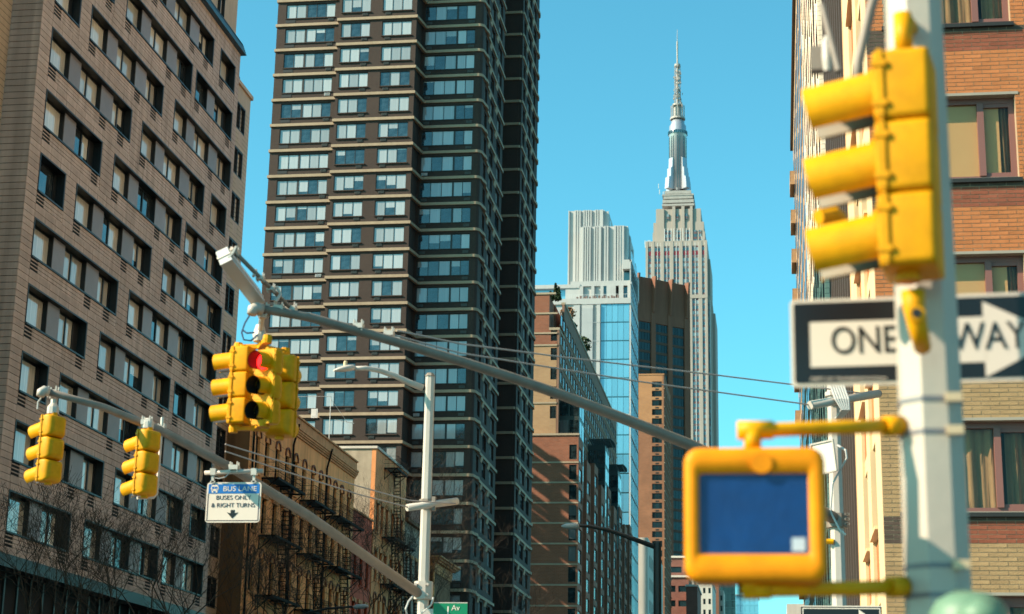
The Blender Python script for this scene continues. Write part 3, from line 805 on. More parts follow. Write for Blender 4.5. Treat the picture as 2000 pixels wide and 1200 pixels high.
def corner_house():
    t = thing('corner_house', 'small tan corner house with a heavy bracketed cornice in front of the dark tower', 'house', (-36, 164, 0))
    X = -31.0; ya, yb, zt = 160.0, 168.5, 21.6
    q = MB(); hol = [(-33.9, -32.6, z, z + 2.6) for z in (16.0, 12.0, 8.0)]
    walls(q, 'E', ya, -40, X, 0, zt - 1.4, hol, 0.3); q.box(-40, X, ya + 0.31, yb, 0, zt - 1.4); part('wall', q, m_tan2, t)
    for h in hol: window(t, 'E', ya, h[0], h[2], 1.3, 2.6, [(0.08, 0.62), (0.68, 1.22)], m_iron, m_wdark, d=0.12)
    q = MB()
    for o_, z0, z1 in ((0.10, -1.4, -1.15), (0.16, -1.15, -0.5), (0.45, -0.5, -0.34), (0.65, -0.34, -0.16), (0.85, -0.16, 0)):
        q.box(-40, X + o_, ya - o_, yb + o_, zt + z0 + 0.002, zt + z1)
    part('cornice', q, m_cornice, t)
    def f():
        q = MB(); q.loft([[(x, y, z) for y, z in ((0, -0.62), (-0.12, -0.62), (-0.42, -0.02), (0, -0.02))] for x in (0, 0.16)]); return q.mesh('bracket', m_cornice)
    for i in range(7): piece('bracket', cached('brk', f), t, (-38.8 + i * 1.22, ya - 0.16, zt - 0.5))
    q = MB(); q.box(X - 0.06, X + 0.05, ya - 0.06, ya + 0.3, 0, zt - 1.42); part('lit_edge_strip', q, m_tan, t)  # sunlit wall edge put in as a strip of paler tan
corner_house()

# roof antenna on the tan tenement
t = thing('antenna', 'thin television antenna on the tan tenement roof, braced by a slanting pole', 'antenna', (-33.0, 127.5, 24.6))
b = MB(); b.tube([(-33, 127.5, 24.6), (-33, 127.5, 29.6)], 0.03, 6); part('mast', b, m_steelw, t)
b = MB(); b.tube([(-35.6, 125.6, 29.2), (-33, 127.5, 29.6)], 0.02, 5)
b.tube([(-33, 127.5, 29.4), (-31.9, 128.6, 27.8)], 0.015, 5); part('stay', b, m_steelw, t)
b = MB()
for i in range(7):
    x = -32.7 + i * 0.2; b.tube([(x, 127.9, 27.9 - i * 0.04), (x, 128.5, 28.0 - i * 0.04)], 0.015, 4)
b.tube([(-32.8, 128.2, 27.95), (-31.3, 128.2, 27.65)], 0.02, 5); part('aerial', b, m_steelw, t)
b = MB(); b.box(-34.4, -33.9, 127.2, 127.25, 27.9, 28.6); b.box(-34.3, -34.0, 127.19, 127.2, 28.0, 28.5); part('panel_aerial', b, m_steelw, t)
t = thing('chimney_pots', 'cluster of pale chimney pots on the tan tenement roof edge', 'chimney', (-33.5, 123, 24.6))
for i in range(3):
    b = MB(); b.lathe([(0.18, 0), (0.16, 0.9), (0.2, 0.92), (0.2, 1.05)], -33.6 + 0.5 * i, 122.6 + 0.5 * i, 24.6, 8); part('pot', b, m_steelw, t)

# ---------------------------------------------------------------- stepped brick building west of the tower
m_rbrick = brickmat('red_brick', (0.25, 0.08, 0.038), (0.20, 0.064, 0.03), (0.24, 0.15, 0.11), 0.6, 0.2, var=0.12)
m_tanbrick = brickmat('tan_brick', (0.36, 0.22, 0.11), (0.32, 0.19, 0.095), (0.32, 0.23, 0.16), 0.6, 0.2, var=0.10)
m_brnbrick = brickmat('brown_brick', (0.22, 0.11, 0.07), (0.19, 0.095, 0.06), (0.2, 0.14, 0.1), 0.6, 0.2, var=0.12)
m_lime = mat('limestone_course', (0.34, 0.27, 0.19), 0.8, var=0.1)
m_bpane = panemat('blue_pane', (0.03, 0.06, 0.08), (0.30, 0.38, 0.42), 0.15, 0.55, rough=0.04, ior=2.0, rand=0.2)
m_dkglass = panemat('dark_pane', (0.012, 0.02, 0.022), (0.10, 0.11, 0.11), 0.08, 0.75, rough=0.05, ior=1.8, rand=0.2)
m_gframe = mat('green_frame', (0.02, 0.03, 0.028), 0.5, var=0.1)
m_leaf = mat('evergreen', (0.035, 0.06, 0.02), 0.8, var=0.4, scale=2, rand=0.3)
m_dry = mat('dry_shrub', (0.22, 0.13, 0.07), 0.85, var=0.4, scale=2)

def brick_block():
    t = thing('brick_apartment_block', 'stepped red and tan brick apartment block with bay windows right of the dark tower', 'apartment building', (-40, 300, 0))
    XU, XP = -31.79, -28.6
    YF = 258.0
    ZU, ZP = 73.6, U(1125, 853, Y=YF).z
    xw = U(1076, 660, Y=YF).x          # left edge of the corner windows
    # upper block
    q = MB()
    yend = 356.0
    pitch = 2.98; zt0 = 66.4 - 2.4
    hol = [(xw, XU - 0.36, 66.3 - pitch * k - 0.0, 66.3 - pitch * k + 1.9) for k in range(0, 5)]
    nW = 26; dy = (yend - YF - 3) / nW
    nh = [(YF + 2.2 + i * dy, YF + 2.2 + i * dy + dy * 0.62, 66.3 - pitch * k, 66.3 - pitch * k + 1.9) for k in range(-1, 8) for i in range(nW)]
    zsplit = U(1060, 675, Y=YF).z
    walls(q, 'E', YF, -52, XU - 0.3, zsplit, ZU, [(xw - 0.3, XU, ZU - 5.6, ZU + 1)] + hol, 0.4)
    q.box(-52, xw - 0.3, YF + 0.41, yend, 40, ZU - 0.1); q.box(xw - 0.3, XU - 1.4, YF + 6, yend, ZU - 5.4, ZU - 0.1)
    part('top_wall', q, m_rbrick, t)
    q = MB(); walls(q, 'E', YF, -52, XU - 0.3, 40, zsplit, hol, 0.4); part('lower_wall', q, m_tanbrick, t)
    q = MB(); walls(q, 'N', XU, YF, yend, ZP - 12, ZU, nh + [(YF - 1, YF + 6, ZU - 5.2, ZU + 1)], 0.35); part('street_wall', q, m_brnbrick, t)
    q = MB(); q.box(xw - 0.3, XU - 0.36, YF + 0.42, yend, 40, ZU - 5.7); part('core', q, m_core, t)
    q = MB()
    for z in (ZU - 3.1, ZU - 6.2, zsplit - 0.1, zsplit - 9): q.box(-52, XU - 0.28, YF - 0.10, YF + 0.003, z, z + 0.25)
    q.box(-52, XU - 0.6, YF - 0.12, YF + 0.4, ZU + 0.002, ZU + 0.3); q.box(XU - 0.5, XU + 0.12, YF + 6, yend, ZU + 0.002, ZU + 0.35)
    q.box(xw - 0.3, XU + 0.05, YF - 0.05, YF + 6, ZU - 5.6, ZU - 5.2)
    part('coping', q, m_lime, t)
    for h in hol: window(t, 'E', YF, h[0], h[2], h[1] - h[0], 1.9, [(0.06, h[1] - h[0] - 0.06)], m_gframe, m_dkglass, d=0.05)
    for h in nh:
        if h[3] > ZP - 11.5: window(t, 'N', XU, h[0], h[2], h[1] - h[0], 1.9, [(0.08, h[1] - h[0] - 0.08)], m_gframe, m_bpane, d=0.075, fd=0.05)
    q = MB()
    for k in range(-1, 6):
        z = 66.3 - pitch * k; q.box(XU - 0.1, XU + 0.1, YF + 1, yend, z - 0.35, z - 0.15)
    part('sill_course', q, m_lime, t)
    # podium with brick bays and dark bay windows between
    XE = U(1113, 900, Y=YF - 1).x
    q = MB(); fl = [(ZP - 3.6 - 3.0 * k) for k in range(16)]
    holp = [(XE - 0.1, XP - 0.25, z, z + 2.2) for z in fl]
    walls(q, 'E', YF - 1.0, -50, XP, 0, ZP, holp, 0.4); q.box(-50, XE - 0.1, YF - 0.59, YF + 30, 0, ZP - 0.1)
    part('podium_wall', q, m_rbrick, t)
    q = MB()
    for z in fl: q.box(-50, XP + 0.05, YF - 1.08, YF - 0.997, z - 0.55, z - 0.32)
    q.box(-50, XP + 0.1, YF - 1.15, YF + 0.2, ZP + 0.002, ZP + 0.3)
    part('podium_coping', q, m_lime, t)
    for h in holp: window(t, 'E', YF - 1.0, h[0], h[2], h[1] - h[0], 2.2, [(0.06, h[1] - h[0] - 0.06)], m_gframe, m_dkglass, d=0.06)
    q = MB(); q.box(-50, XP - 3.4, YF + 0.3, 362, 0, ZP - 0.2); part('podium_core', q, m_core, t)
    nb = 9; L = (362 - YF) / nb
    qb = MB(); qd = MB()
    for i in range(nb):
        y = YF - 0.6 + i * L
        zt = ZP - (0.0 if i % 2 == 0 else 1.6)
        hb = [(y + 0.7, y + L * 0.5 - 0.5, z, z + 2.1) for z in fl if z + 2.3 < zt]
        walls(qb, 'N', XP, y, y + L * 0.5, 0, zt, hb, 0.35)
        qb.box(XP - 3.3, XP - 0.36, y + 0.002, y + 0.4, 0, zt - 0.05)
        for h in hb: window(t, 'N', XP, h[0], h[2], h[1] - h[0], 2.1, [(0.08, (h[1] - h[0]) / 2 - .03), ((h[1] - h[0]) / 2 + 0.03, h[1] - h[0] - 0.08)], m_gframe, m_bpane, d=0.14, fd=0.05)
        # recessed dark bay
        qd.box(XP - 1.6, XP - 1.2, y + L * 0.5, y + L, 0, ZP - 2.2)
        for z in fl:
            def f():
                mb = MB(); mb.box(-0.05, 0, 0, L * 0.5 - 1.2, 0, 2.2); return mb.mesh('bay_pane', m_dkglass)
            piece('bay_pane', cached('baypane', f), t, (XP - 1.13, y + L * 0.5 + 0.4, z))
            qd.box(XP - 1.25, XP - 1.0, y + L * 0.5, y + L, z - 0.6, z - 0.1)
    part('bay_wall', qb, m_rbrick, t); part('bay_frame', qd, m_gframe, t)
    # dark glazed bays that rise above the podium, each under a trellis
    for i, (pxa, pxb, pyt) in enumerate(((1117, 1143, 792), (1163, 1194, 845), (1193, 1219, 897))):
        y0 = U(pxb - 12, pyt, X=XP - 0.2).y; xb = XP - 0.2; ztop = ZP + 6.6
        q = MB(); q.box(XU - 0.2, xb, y0, y0 + 7, ZP - 8, ztop); by = part('glazed_bay', q, m_gframe, t)
        for k in range(4):
            for j in range(2):
                def f():
                    mb = MB(); mb.box(0, 1.25, -0.05, 0, 0, 2.3); return mb.mesh('pane', m_dkglass)
                piece('pane', cached('gb1', f), by, (XU + 0.15 + j * 1.45, y0, ZP - 5.6 + k * 3.0))
                def g():
                    mb = MB(); mb.box(0, 0.05, 0, 2.6, 0, 2.3); return mb.mesh('pane', m_bpane)
                piece('pane', cached('gb2', g), by, (xb, y0 + 0.5 + j * 3.2, ZP - 5.6 + k * 3.0))
        q = MB()
        if i:
            for j in range(9): q.box(XU + 0.2, XP + 0.9 + 0.25 * math.sin(j / 8 * 3.14), y0 - 0.4 + j * 0.95, y0 - 0.28 + j * 0.95, ztop + 0.9, ztop + 1.05)
            for x in (XU + 0.5, XP - 0.6, XP + 0.5): q.box(x, x + 0.12, y0 - 0.4, y0 + 7.3, ztop + 0.75, ztop + 0.9)
            for y in (y0, y0 + 6.5): q.box(XP - 0.6, XP - 0.48, y, y + 0.12, ztop, ztop + 0.75)
            part('trellis', q, m_gframe, t)
    # roof clutter
    return ZU, YF, XU
ZU, YF, XU = brick_block()

def leafball(name, label, cat, c, r, h, n, m, cone=False, group=None):
    t = thing(name, label, cat, (c[0], c[1], c[2]), group=group)
    q = MB(); q.lathe([(0.06 + r * 0.05, 0), (0.04, h * 0.7)], c[0], c[1], c[2], 6); part('trunk', q, m_iron, t)
    q = MB()
    for i in range(n):
        zz = random.random(); 
        rr = r * ((1 - zz) ** 0.8 if cone else math.sqrt(max(0.05, 1 - (2 * zz - 1) ** 2))) * random.uniform(0.3, 1.05)
        a = random.uniform(0, 6.283); p = Vector((c[0] + rr * math.cos(a), c[1] + rr * math.sin(a), c[2] + (0.08 if cone else 0.15) * h + zz * h * 0.9))
        s = random.uniform(0.10, 0.22) * (1 + 0.4 * r)
        v1 = Vector((random.gauss(0, 1), random.gauss(0, 1), random.gauss(0, 1))).normalized() * s; v2 = Vector((random.gauss(0, 1), random.gauss(0, 1), random.gauss(0, 1))).normalized() * s
        b0 = len(q.v); q.v += [tuple(p - v1), tuple(p + v2), tuple(p + v1), tuple(p - v2 * 0.6)]; q.face((b0, b0 + 1, b0 + 2, b0 + 3))
    part('crown', q, m, t)
for px, hh, lab in ((1075, 2.2, 'short evergreen at the left of the brick roof terrace'), (1085, 4.0, 'tall pointed evergreen between two others on the brick roof terrace'), (1091, 3.2, 'middle sized evergreen at the right of the brick roof terrace')):
    p = U(px, 580, Y=YF + 3); leafball('evergreen_tree', lab, 'tree', (p.x, p.y, ZU - 0.3), 0.5, hh * 0.72, 420, m_leaf, True, group='evergreens on the brick roof terrace')
for px, py, rr, m, lab in ((1113, 612, 1.5, m_dry, 'reddish dry shrub spilling over the brick roof edge'), (1121, 632, 0.9, m_leaf, 'small dark bush below the dry shrub on the brick roof'), (1142, 672, 1.9, m_leaf, 'round dark bush further along the brick roof edge')):
    p = U(px - 4, py + 8, X=XU - 0.7); leafball('roof_shrub', lab, 'shrub', (p.x, p.y, ZU), rr * 0.85, rr * 1.5, 420, m, group='shrubs on the brick roof')
# ---------------------------------------------------------------- white and glass tower
m_white = mat('white_concrete', (0.42, 0.415, 0.41), 0.6, var=0.06, scale=0.3, streak=0.06)
m_white2 = mat('grey_white_panel', (0.36, 0.37, 0.38), 0.6, var=0.06, scale=0.3, streak=0.06)
m_sky_glass = mat('blue_curtain_glass', (0.10, 0.32, 0.46), 0.03, var=0.10, scale=0.25, rand=0.10, ior=2.4)
m_teal = mat('teal_glass', (0.015, 0.05, 0.06), 0.05, var=0.2, scale=0.3, rand=0.3, ior=1.9)
m_pot = mat('red_planter', (0.14, 0.085, 0.075), 0.8, var=0.2)

def white_tower():
    Y = 391.0
    px = lambda x, y: U(x, y, Y=Y)
    XC = -31.9
    t = thing('glass_tower', 'white concrete and pale blue glass tower with a tall fluted crown', 'tower', (-45, Y + 15, 0))
    zter = px(1200, 583).z; ztop1 = px(1150, 412).z; ztop2 = px(1180, 443).z; zcor = px(1225, 504).z
    xl = px(1040, 700).x; xa = px(1110, 700).x; xb = px(1137, 700).x; xg = px(1173, 700).x
    fl = (px(1200, 651).z - px(1200, 680).z)
    z_fl = [px(1200, 631).z - k * (px(1200, 631).z - px(1200, 814).z) / 5 for k in range(-1, 26)]
    q = MB(); q.box(-75, xg, Y, Y + 22, 0, zter - 1.31); q.box(xg, XC - 0.3, Y + 0.3, Y + 22, 0, zter - 1.32)
    part('core', q, m_white, t)
    # shaded recess and panels on the solid part
    q = MB()
    for a, c in ((1120, 1132), (1136, 1158), (1165, 1172)):
        q.box(px(a, 700).x, px(c, 700).x, Y - 0.5, Y - 0.003, 0, zter - 1.6)
    part('wall_panel', q, m_white, t)
    q = MB(); q.box(px(1136.5, 700).x, px(1157.5, 700).x, Y - 0.53, Y - 0.503, 0, zter - 2.4)
    for k, z in enumerate(z_fl): q.box(xb, xg, Y - 0.54, Y - 0.52, z, z + 0.12)
    part('grey_panel', q, m_white2, t)
    q = MB(); q.box(-75, XC + 0.15, Y - 0.35, Y + 22, zter - 1.3, zter)
    part('terrace_band', q, m_white, t)
    # curtain wall: panes floor by floor
    W = (XC - 0.25 - xg) / 5.0; H = z_fl[0] - z_fl[1]
    def f():
        mb = MB(); mb.box(0.03, W - 0.03, -0.06, 0.2, 0.28, H); return mb.mesh('glass_pane', m_sky_glass)
    def g():
        mb = MB(); mb.box(-0.06 + -0.2, 0.06, 0.05, 3.65, 0.28, H - 0.1); return mb.mesh('glass_pane', m_sky_glass)
    NL = 22.0 / 6
    for z in z_fl:
        if z + H > zter - 0.9: continue
        for i in range(5): piece('glass_pane', cached('wtg', f), t, (xg + i * W, Y, z))
        for j in range(6): piece('glass_pane', cached('wtn', g), t, (XC, Y + j * NL, z))
    for i, z in enumerate(z_fl):
        if z > zter: continue
        def fl_():
            mb = MB(); mb.box(xg, XC - 0.2, -0.05, 0.25, 0, 0.27); return mb.mesh('floor_line', m_teal)
        piece('floor_line', cached('wfl', fl_), t, (0, Y, z))
    q = MB()
    for z in z_fl:
        if z > zter: continue
        q.box(XC - 0.25, XC + 0.20, Y - 0.05, Y + 22, z - 0.02, z + 0.27)
    for j in range(7): q.box(XC - 0.2, XC + 0.16, Y + j * NL - 0.1, Y + j * NL + 0.1, 0, zter)
    q.box(xg, XC, Y - 0.12, Y + 0.26, z_fl[6] - 0.05, z_fl[6] + 0.55)
    part('white_fin', q, m_white, t)
    # storeys behind the terrace and the north corner
    zr = px(1150, 551).z
    q = MB()
    for a, c in ((1130, 1137), (1153, 1159), (1171, 1177), (1183, 1201), (1207, 1216), (1224, 1229)):
        q.box(px(a, 565).x, px(c, 565).x, Y + 2.0, Y + 20, zter, zr - 0.4)
    q.box(px(1112, 565).x, XC - 0.3, Y + 2.2, Y + 20, zr - 0.4, zr + 0.8)
    q.box(px(1112, 565).x, px(1131, 560).x, Y + 2.3, Y + 20, zter, zr - 0.4)
    q.box(px(1131, 560).x, px(1172, 560).x, Y + 2.6, Y + 20, zter, zr - 0.4)
    q.box(px(1215, 520).x, XC - 0.05, Y + 1.4, Y + 20, zcor - 2.2, zcor)
    q.box(px(1229, 520).x, XC - 0.05, Y + 1.5, Y + 20, zter, zcor - 2.2)
    part('upper_wall', q, m_white, t)
    q = MB(); q.box(px(1177, 565).x, px(1183, 565).x, Y + 2.4, Y + 20, zter, zr - 0.4); q.box(px(1216, 565).x, XC - 0.4, Y + 3, Y + 19, zter, zcor - 2.3)
    part('upper_glass', q, m_teal, t)
    q = MB()
    for j in range(5):
        for z in (zter + 1.4, zr + 0.9): q.box(XC - 0.06, XC + 0.02, Y + 2.6 + j * 3.6, Y + 5.6 + j * 3.6, z, z + 7.0)
    part('corner_glass', q, m_sky_glass, t)
    q = MB()
    for z in (zr - 0.3, zcor - 0.5): q.box(XC - 0.3, XC + 0.15, Y + 1.4, Y + 20.5, z, z + 0.5)
    for j in range(6): q.box(XC - 0.2, XC + 0.12, Y + 2.1 + j * 3.6, Y + 2.5 + j * 3.6, zter, zcor)
    part('corner_frame', q, m_white, t)
    # fluted crown: two masses of vertical ribs
    def flutes(mb, x0, x1, y, z0, z1, cols):
        c = x0; i = 0; px = lambda a_, b_: U(a_, b_, Y=y)
        for wdt, dep in cols:
            mb.box(px(c, 480).x, px(c + wdt, 480).x - 0.004, y - dep, y + 3, z0, z1); c += wdt
    ztop1 = U(1150, 412, Y=Y + 9).z; ztop2 = U(1180, 443, Y=Y + 5).z
    a = MB(); a.box(px(1110.5, 480).x, px(1181, 480).x, Y + 9.2, Y + 24, zr + 0.8, ztop1 - 0.2)
    cols = [(2, .5), (10, .1), (3, .6), (2, .4), (2.5, .6), (2, .4), (2.5, .6), (5.5, .06), (2.5, .6), (2, .4), (2.5, .6), (2, .4), (2.5, .6), (2, .3), (2.5, .6), (6.5, .06), (2.5, .6), (2, .4), (2.5, .6), (2, .3), (3, .6), (4, .6), (3, .0)]
    flutes(a, 1110, 1183, Y + 9, zr + 0.8, ztop1, cols)
    flutes(a, 1133, 1222, Y + 5, zr + 0.8, ztop2, [(5, .05), (2.5, .6), (2, .3), (2.5, .6), (2, .3), (2.5, .6), (2, .3), (2.5, .6), (6.5, .06), (2.5, .6), (2, .3), (2.5, .6), (2, .3), (5, .7), (6, .06), (3, .6), (2, .4), (3, .6), (11, .06), (4, .7), (2, .4), (3, .6), (2, .4), (2.5, .6), (6, .5), (2.5, .3), (5, .0)])
    a.box(px(1137, 480).x, px(1222, 480).x, Y + 8, Y + 24, zr + 0.8, ztop2 - 0.3)
    for j in range(4): a.box(px(1205, 480).x, px(1222 + 3.6 * (j + 1) * 0.8, 480).x, Y + 9 + j * 3.4, Y + 12.2 + j * 3.4, zr + 0.8, ztop2 - 1.2 - 2.4 * j)
    part('crown', a, m_white, t)
    q = MB(); x = px(1180.5, 420).x; q.tube([(x, Y + 12, ztop2 - 2), (x, Y + 12, px(1180, 402).z)], 0.42, 8); q.tube([(x + 0.5, Y + 13, ztop2 - 2), (x + 0.5, Y + 13, px(1184, 424).z)], 0.3, 8)
    part('flue', q, mat('steel_flue', (0.6, 0.62, 0.63), 0.3, metal=0.8, var=0.1), t)
    # left wing with a band of glass
    q = MB(); xw0 = px(1000, 560).x; xw1 = px(1109, 560).x
    q.box(xw0, xw1 - 0.8, Y + 3.0, Y + 18, zter, px(1080, 555).z); part('wing_glass', q, m_sky_glass, t)
    q = MB(); q.box(xw0, px(1131, 560).x, Y + 2.0, Y + 18, px(1080, 559).z, px(1080, 552).z); q.box(xw1 - 0.8, px(1131, 560).x, Y + 2.2, Y + 18, zter, px(1080, 559).z)
    part('wing_roof', q, m_white, t)
    q = MB()
    for i in range(14): q.box(px(1125 + i * 6 + (i % 3), 580).x, px(1129 + i * 6 + (i % 3), 580).x, Y + 0.3, Y + 0.9, zter, zter + 0.6 + 0.2 * (i % 2))
    part('planter', q, m_pot, t)
    q = MB(); q.box(px(1112, 560).x, XC, Y - 0.2, Y - 0.15, zter + 0.9, zter + 0.98)
    for i in range(24): xx = px(1112, 560).x + i * 0.56; q.box(xx, xx + 0.04, Y - 0.2, Y - 0.15, zter, zter + 0.9)
    part('terrace_rail', q, m_steelw, t)
white_tower()

# ---------------------------------------------------------------- brown ribbed office tower, turned 45 degrees
m_slab = mat('brown_office_brick', (0.19, 0.075, 0.044), 0.8, var=0.08, scale=0.1, streak=0.1)
m_slab2 = mat('brown_office_spandrel', (0.09, 0.047, 0.033), 0.8, var=0.1, scale=0.2)
m_oglass = mat('office_glass', (0.010, 0.026, 0.032), 0.08, var=0.3, scale=0.3, rand=0.5, ior=1.4)
def office():
    PR = U(1347.5, 600, Y=600); PL = U(1240, 560, Y=600)
    # face runs from left-near to right-far, at 42 degrees
    ang = R(40); ux, uy = math.cos(ang), math.sin(ang)
    # intersect ray of px 1240 with the face line through PR
    best = None
    for k in range(4000):
        s = k * 0.02; P = Vector((PR.x - ux * s, PR.y - uy * s, 0))
        q_ = U(1247, 600, Y=P.y)
        if q_.x >= P.x: best = s; break
    Lf = best + 14
    t = thing('office_tower', 'dark brown ribbed office tower with teal windows in front of the skyscraper', 'office tower', (PR.x, PR.y, 0), rotz=ang)
    # local: x along the face (0 = right end, negative left), y into the building
    ztop = U(1347, 559, Y=600).z; zband = U(1347, 630, Y=600).z
    s_of = {}
    def S_(pxx):
        for k in range(6000):
            s = k * 0.01; P = Vector((PR.x - ux * s, PR.y - uy * s, 0))
            if U(pxx, 700, Y=P.y).x >= P.x: return -s
        return -60
    ribs = [S_(1341), S_(1309), S_(1276), S_(1250) - 1.5]
    q = MB(); q.box(-Lf, 0, 0.5, 30, 0, ztop - 0.3); q.box(-Lf, 0, 0.15, 0.5, zband + 1.2, ztop)
    part('wall', q, m_slab, t)
    q = MB()
    for r in ribs:
        q.box(r - 0.9, r + 0.9, -0.25, 0.5, 0, zband + 1.1)
        q.hexa([(r - 0.35, -0.6, zband + 1.1), (r + 0.35, -0.6, zband + 1.1), (r + 0.5, 0.2, zband + 1.1), (r - 0.5, 0.2, zband + 1.1), (r - 0.35, -1.9, ztop + 0.6), (r + 0.35, -1.9, ztop + 0.6), (r + 0.5, 0.2, ztop + 0.6), (r - 0.5, 0.2, ztop + 0.6)])
    q.box(-1.2, 0.003, -0.05, 0.5, 0, ztop)
    part('rib', q, m_slab, t)
    q = MB(); q.box(-Lf, -0.1, 0.05, 0.49, zband - 2.6, zband + 1.2); part('band', q, m_slab, t)
    n = 48; fh = 3.55
    sp = MB()
    xs = sorted(ribs + [-Lf])
    for a, c in zip(xs, xs[1:]):
        x0 = a + 0.9 + 0.02; x1 = c - 0.9 - 0.02
        if x1 - x0 < 1: continue
        for k in range(n):
            z = zband - 2.8 - fh * (k + 1)
            if z < 3: break
            sp.box(x0, x1, 0.2, 0.48, z, z + 0.9)
            m_ = 4; w_ = (x1 - x0) / m_
            for i in range(m_):
                def f(): 
                    mb = MB(); mb.box(0.06, w_ - 0.06, 0.3, 0.49, 0.9, fh); return mb.mesh('window', m_oglass)
                if k < 30: 
                    o = piece('window', cached(('offw', round(w_, 1)), f), t, (x0 + i * w_, 0, z))
    part('spandrels', sp, m_slab2, t, kind='stuff')
    q = MB(); q.box(-Lf + 3, -4, 6, 24, ztop - 0.3, ztop + 4); 
office()

# ---------------------------------------------------------------- art deco skyscraper
m_esb = mat('limestone', (0.345, 0.298, 0.26), 0.75, var=0.06, scale=0.06, streak=0.06)
m_esbm = mat('bright_metal', (0.42, 0.43, 0.47), 0.32, metal=0.55, var=0.05)
m_lat = mat('mast_grey', (0.33, 0.31, 0.29), 0.6, var=0.2, scale=0.6)
def stripmat():
    m = bpy.data.materials.new('window_strip'); m.use_nodes = True; N = m.node_tree.nodes; L = m.node_tree.links; b = N['Principled BSDF']
    b.inputs['Roughness'].default_value = 0.25
    tc = N.new('ShaderNodeTexCoord'); sp = N.new('ShaderNodeSeparateXYZ'); L.new(tc.outputs['Object'], sp.inputs[0])
    dv = N.new('ShaderNodeMath'); dv.operation = 'DIVIDE'; dv.inputs[1].default_value = 3.3; L.new(sp.outputs[2], dv.inputs[0])
    fr = N.new('ShaderNodeMath'); fr.operation = 'FRACT'; L.new(dv.outputs[0], fr.inputs[0])
    gt = N.new('ShaderNodeMath'); gt.operation = 'GREATER_THAN'; gt.inputs[1].default_value = 0.42; L.new(fr.outputs[0], gt.inputs[0])
    fl = N.new('ShaderNodeMath'); fl.operation = 'FLOOR'; L.new(dv.outputs[0], fl.inputs[0])
    cb = N.new('ShaderNodeCombineXYZ'); L.new(fl.outputs[0], cb.inputs[0]); fx = N.new('ShaderNodeMath'); fx.operation = 'MULTIPLY'; fx.inputs[1].default_value = 0.8; L.new(sp.outputs[0], fx.inputs[0])
    fx2 = N.new('ShaderNodeMath'); fx2.operation = 'FLOOR'; L.new(fx.outputs[0], fx2.inputs[0]); L.new(fx2.outputs[0], cb.inputs[1])
    wn = N.new('ShaderNodeTexWhiteNoise'); L.new(cb.outputs[0], wn.inputs['Vector'])
    cr = N.new('ShaderNodeValToRGB'); L.new(wn.outputs['Value'], cr.inputs[0])
    e = cr.color_ramp.elements; e[0].color = (0.03, 0.08, 0.11, 1); e[1].color = (0.25, 0.31, 0.33, 1); e.new(0.55).color = (0.05, 0.12, 0.16, 1)
    c2 = N.new('ShaderNodeValToRGB'); L.new(wn.outputs['Value'], c2.inputs[0])
    e = c2.color_ramp.elements; e[0].color = (0.14, 0.05, 0.045, 1); e[1].color = (0.17, 0.14, 0.13, 1); e.new(0.6).color = (0.14, 0.08, 0.075, 1)
    mx = N.new('ShaderNodeMix'); mx.data_type = 'RGBA'; L.new(gt.outputs[0], mx.inputs[0]); L.new(c2.outputs[0], mx.inputs[6]); L.new(cr.outputs[0], mx.inputs[7])
    L.new(mx.outputs[2], b.inputs['Base Color'])
    return m
m_strip = stripmat()
m_redsp = mat('red_spandrel', (0.17, 0.015, 0.03), 0.6, var=0.1)
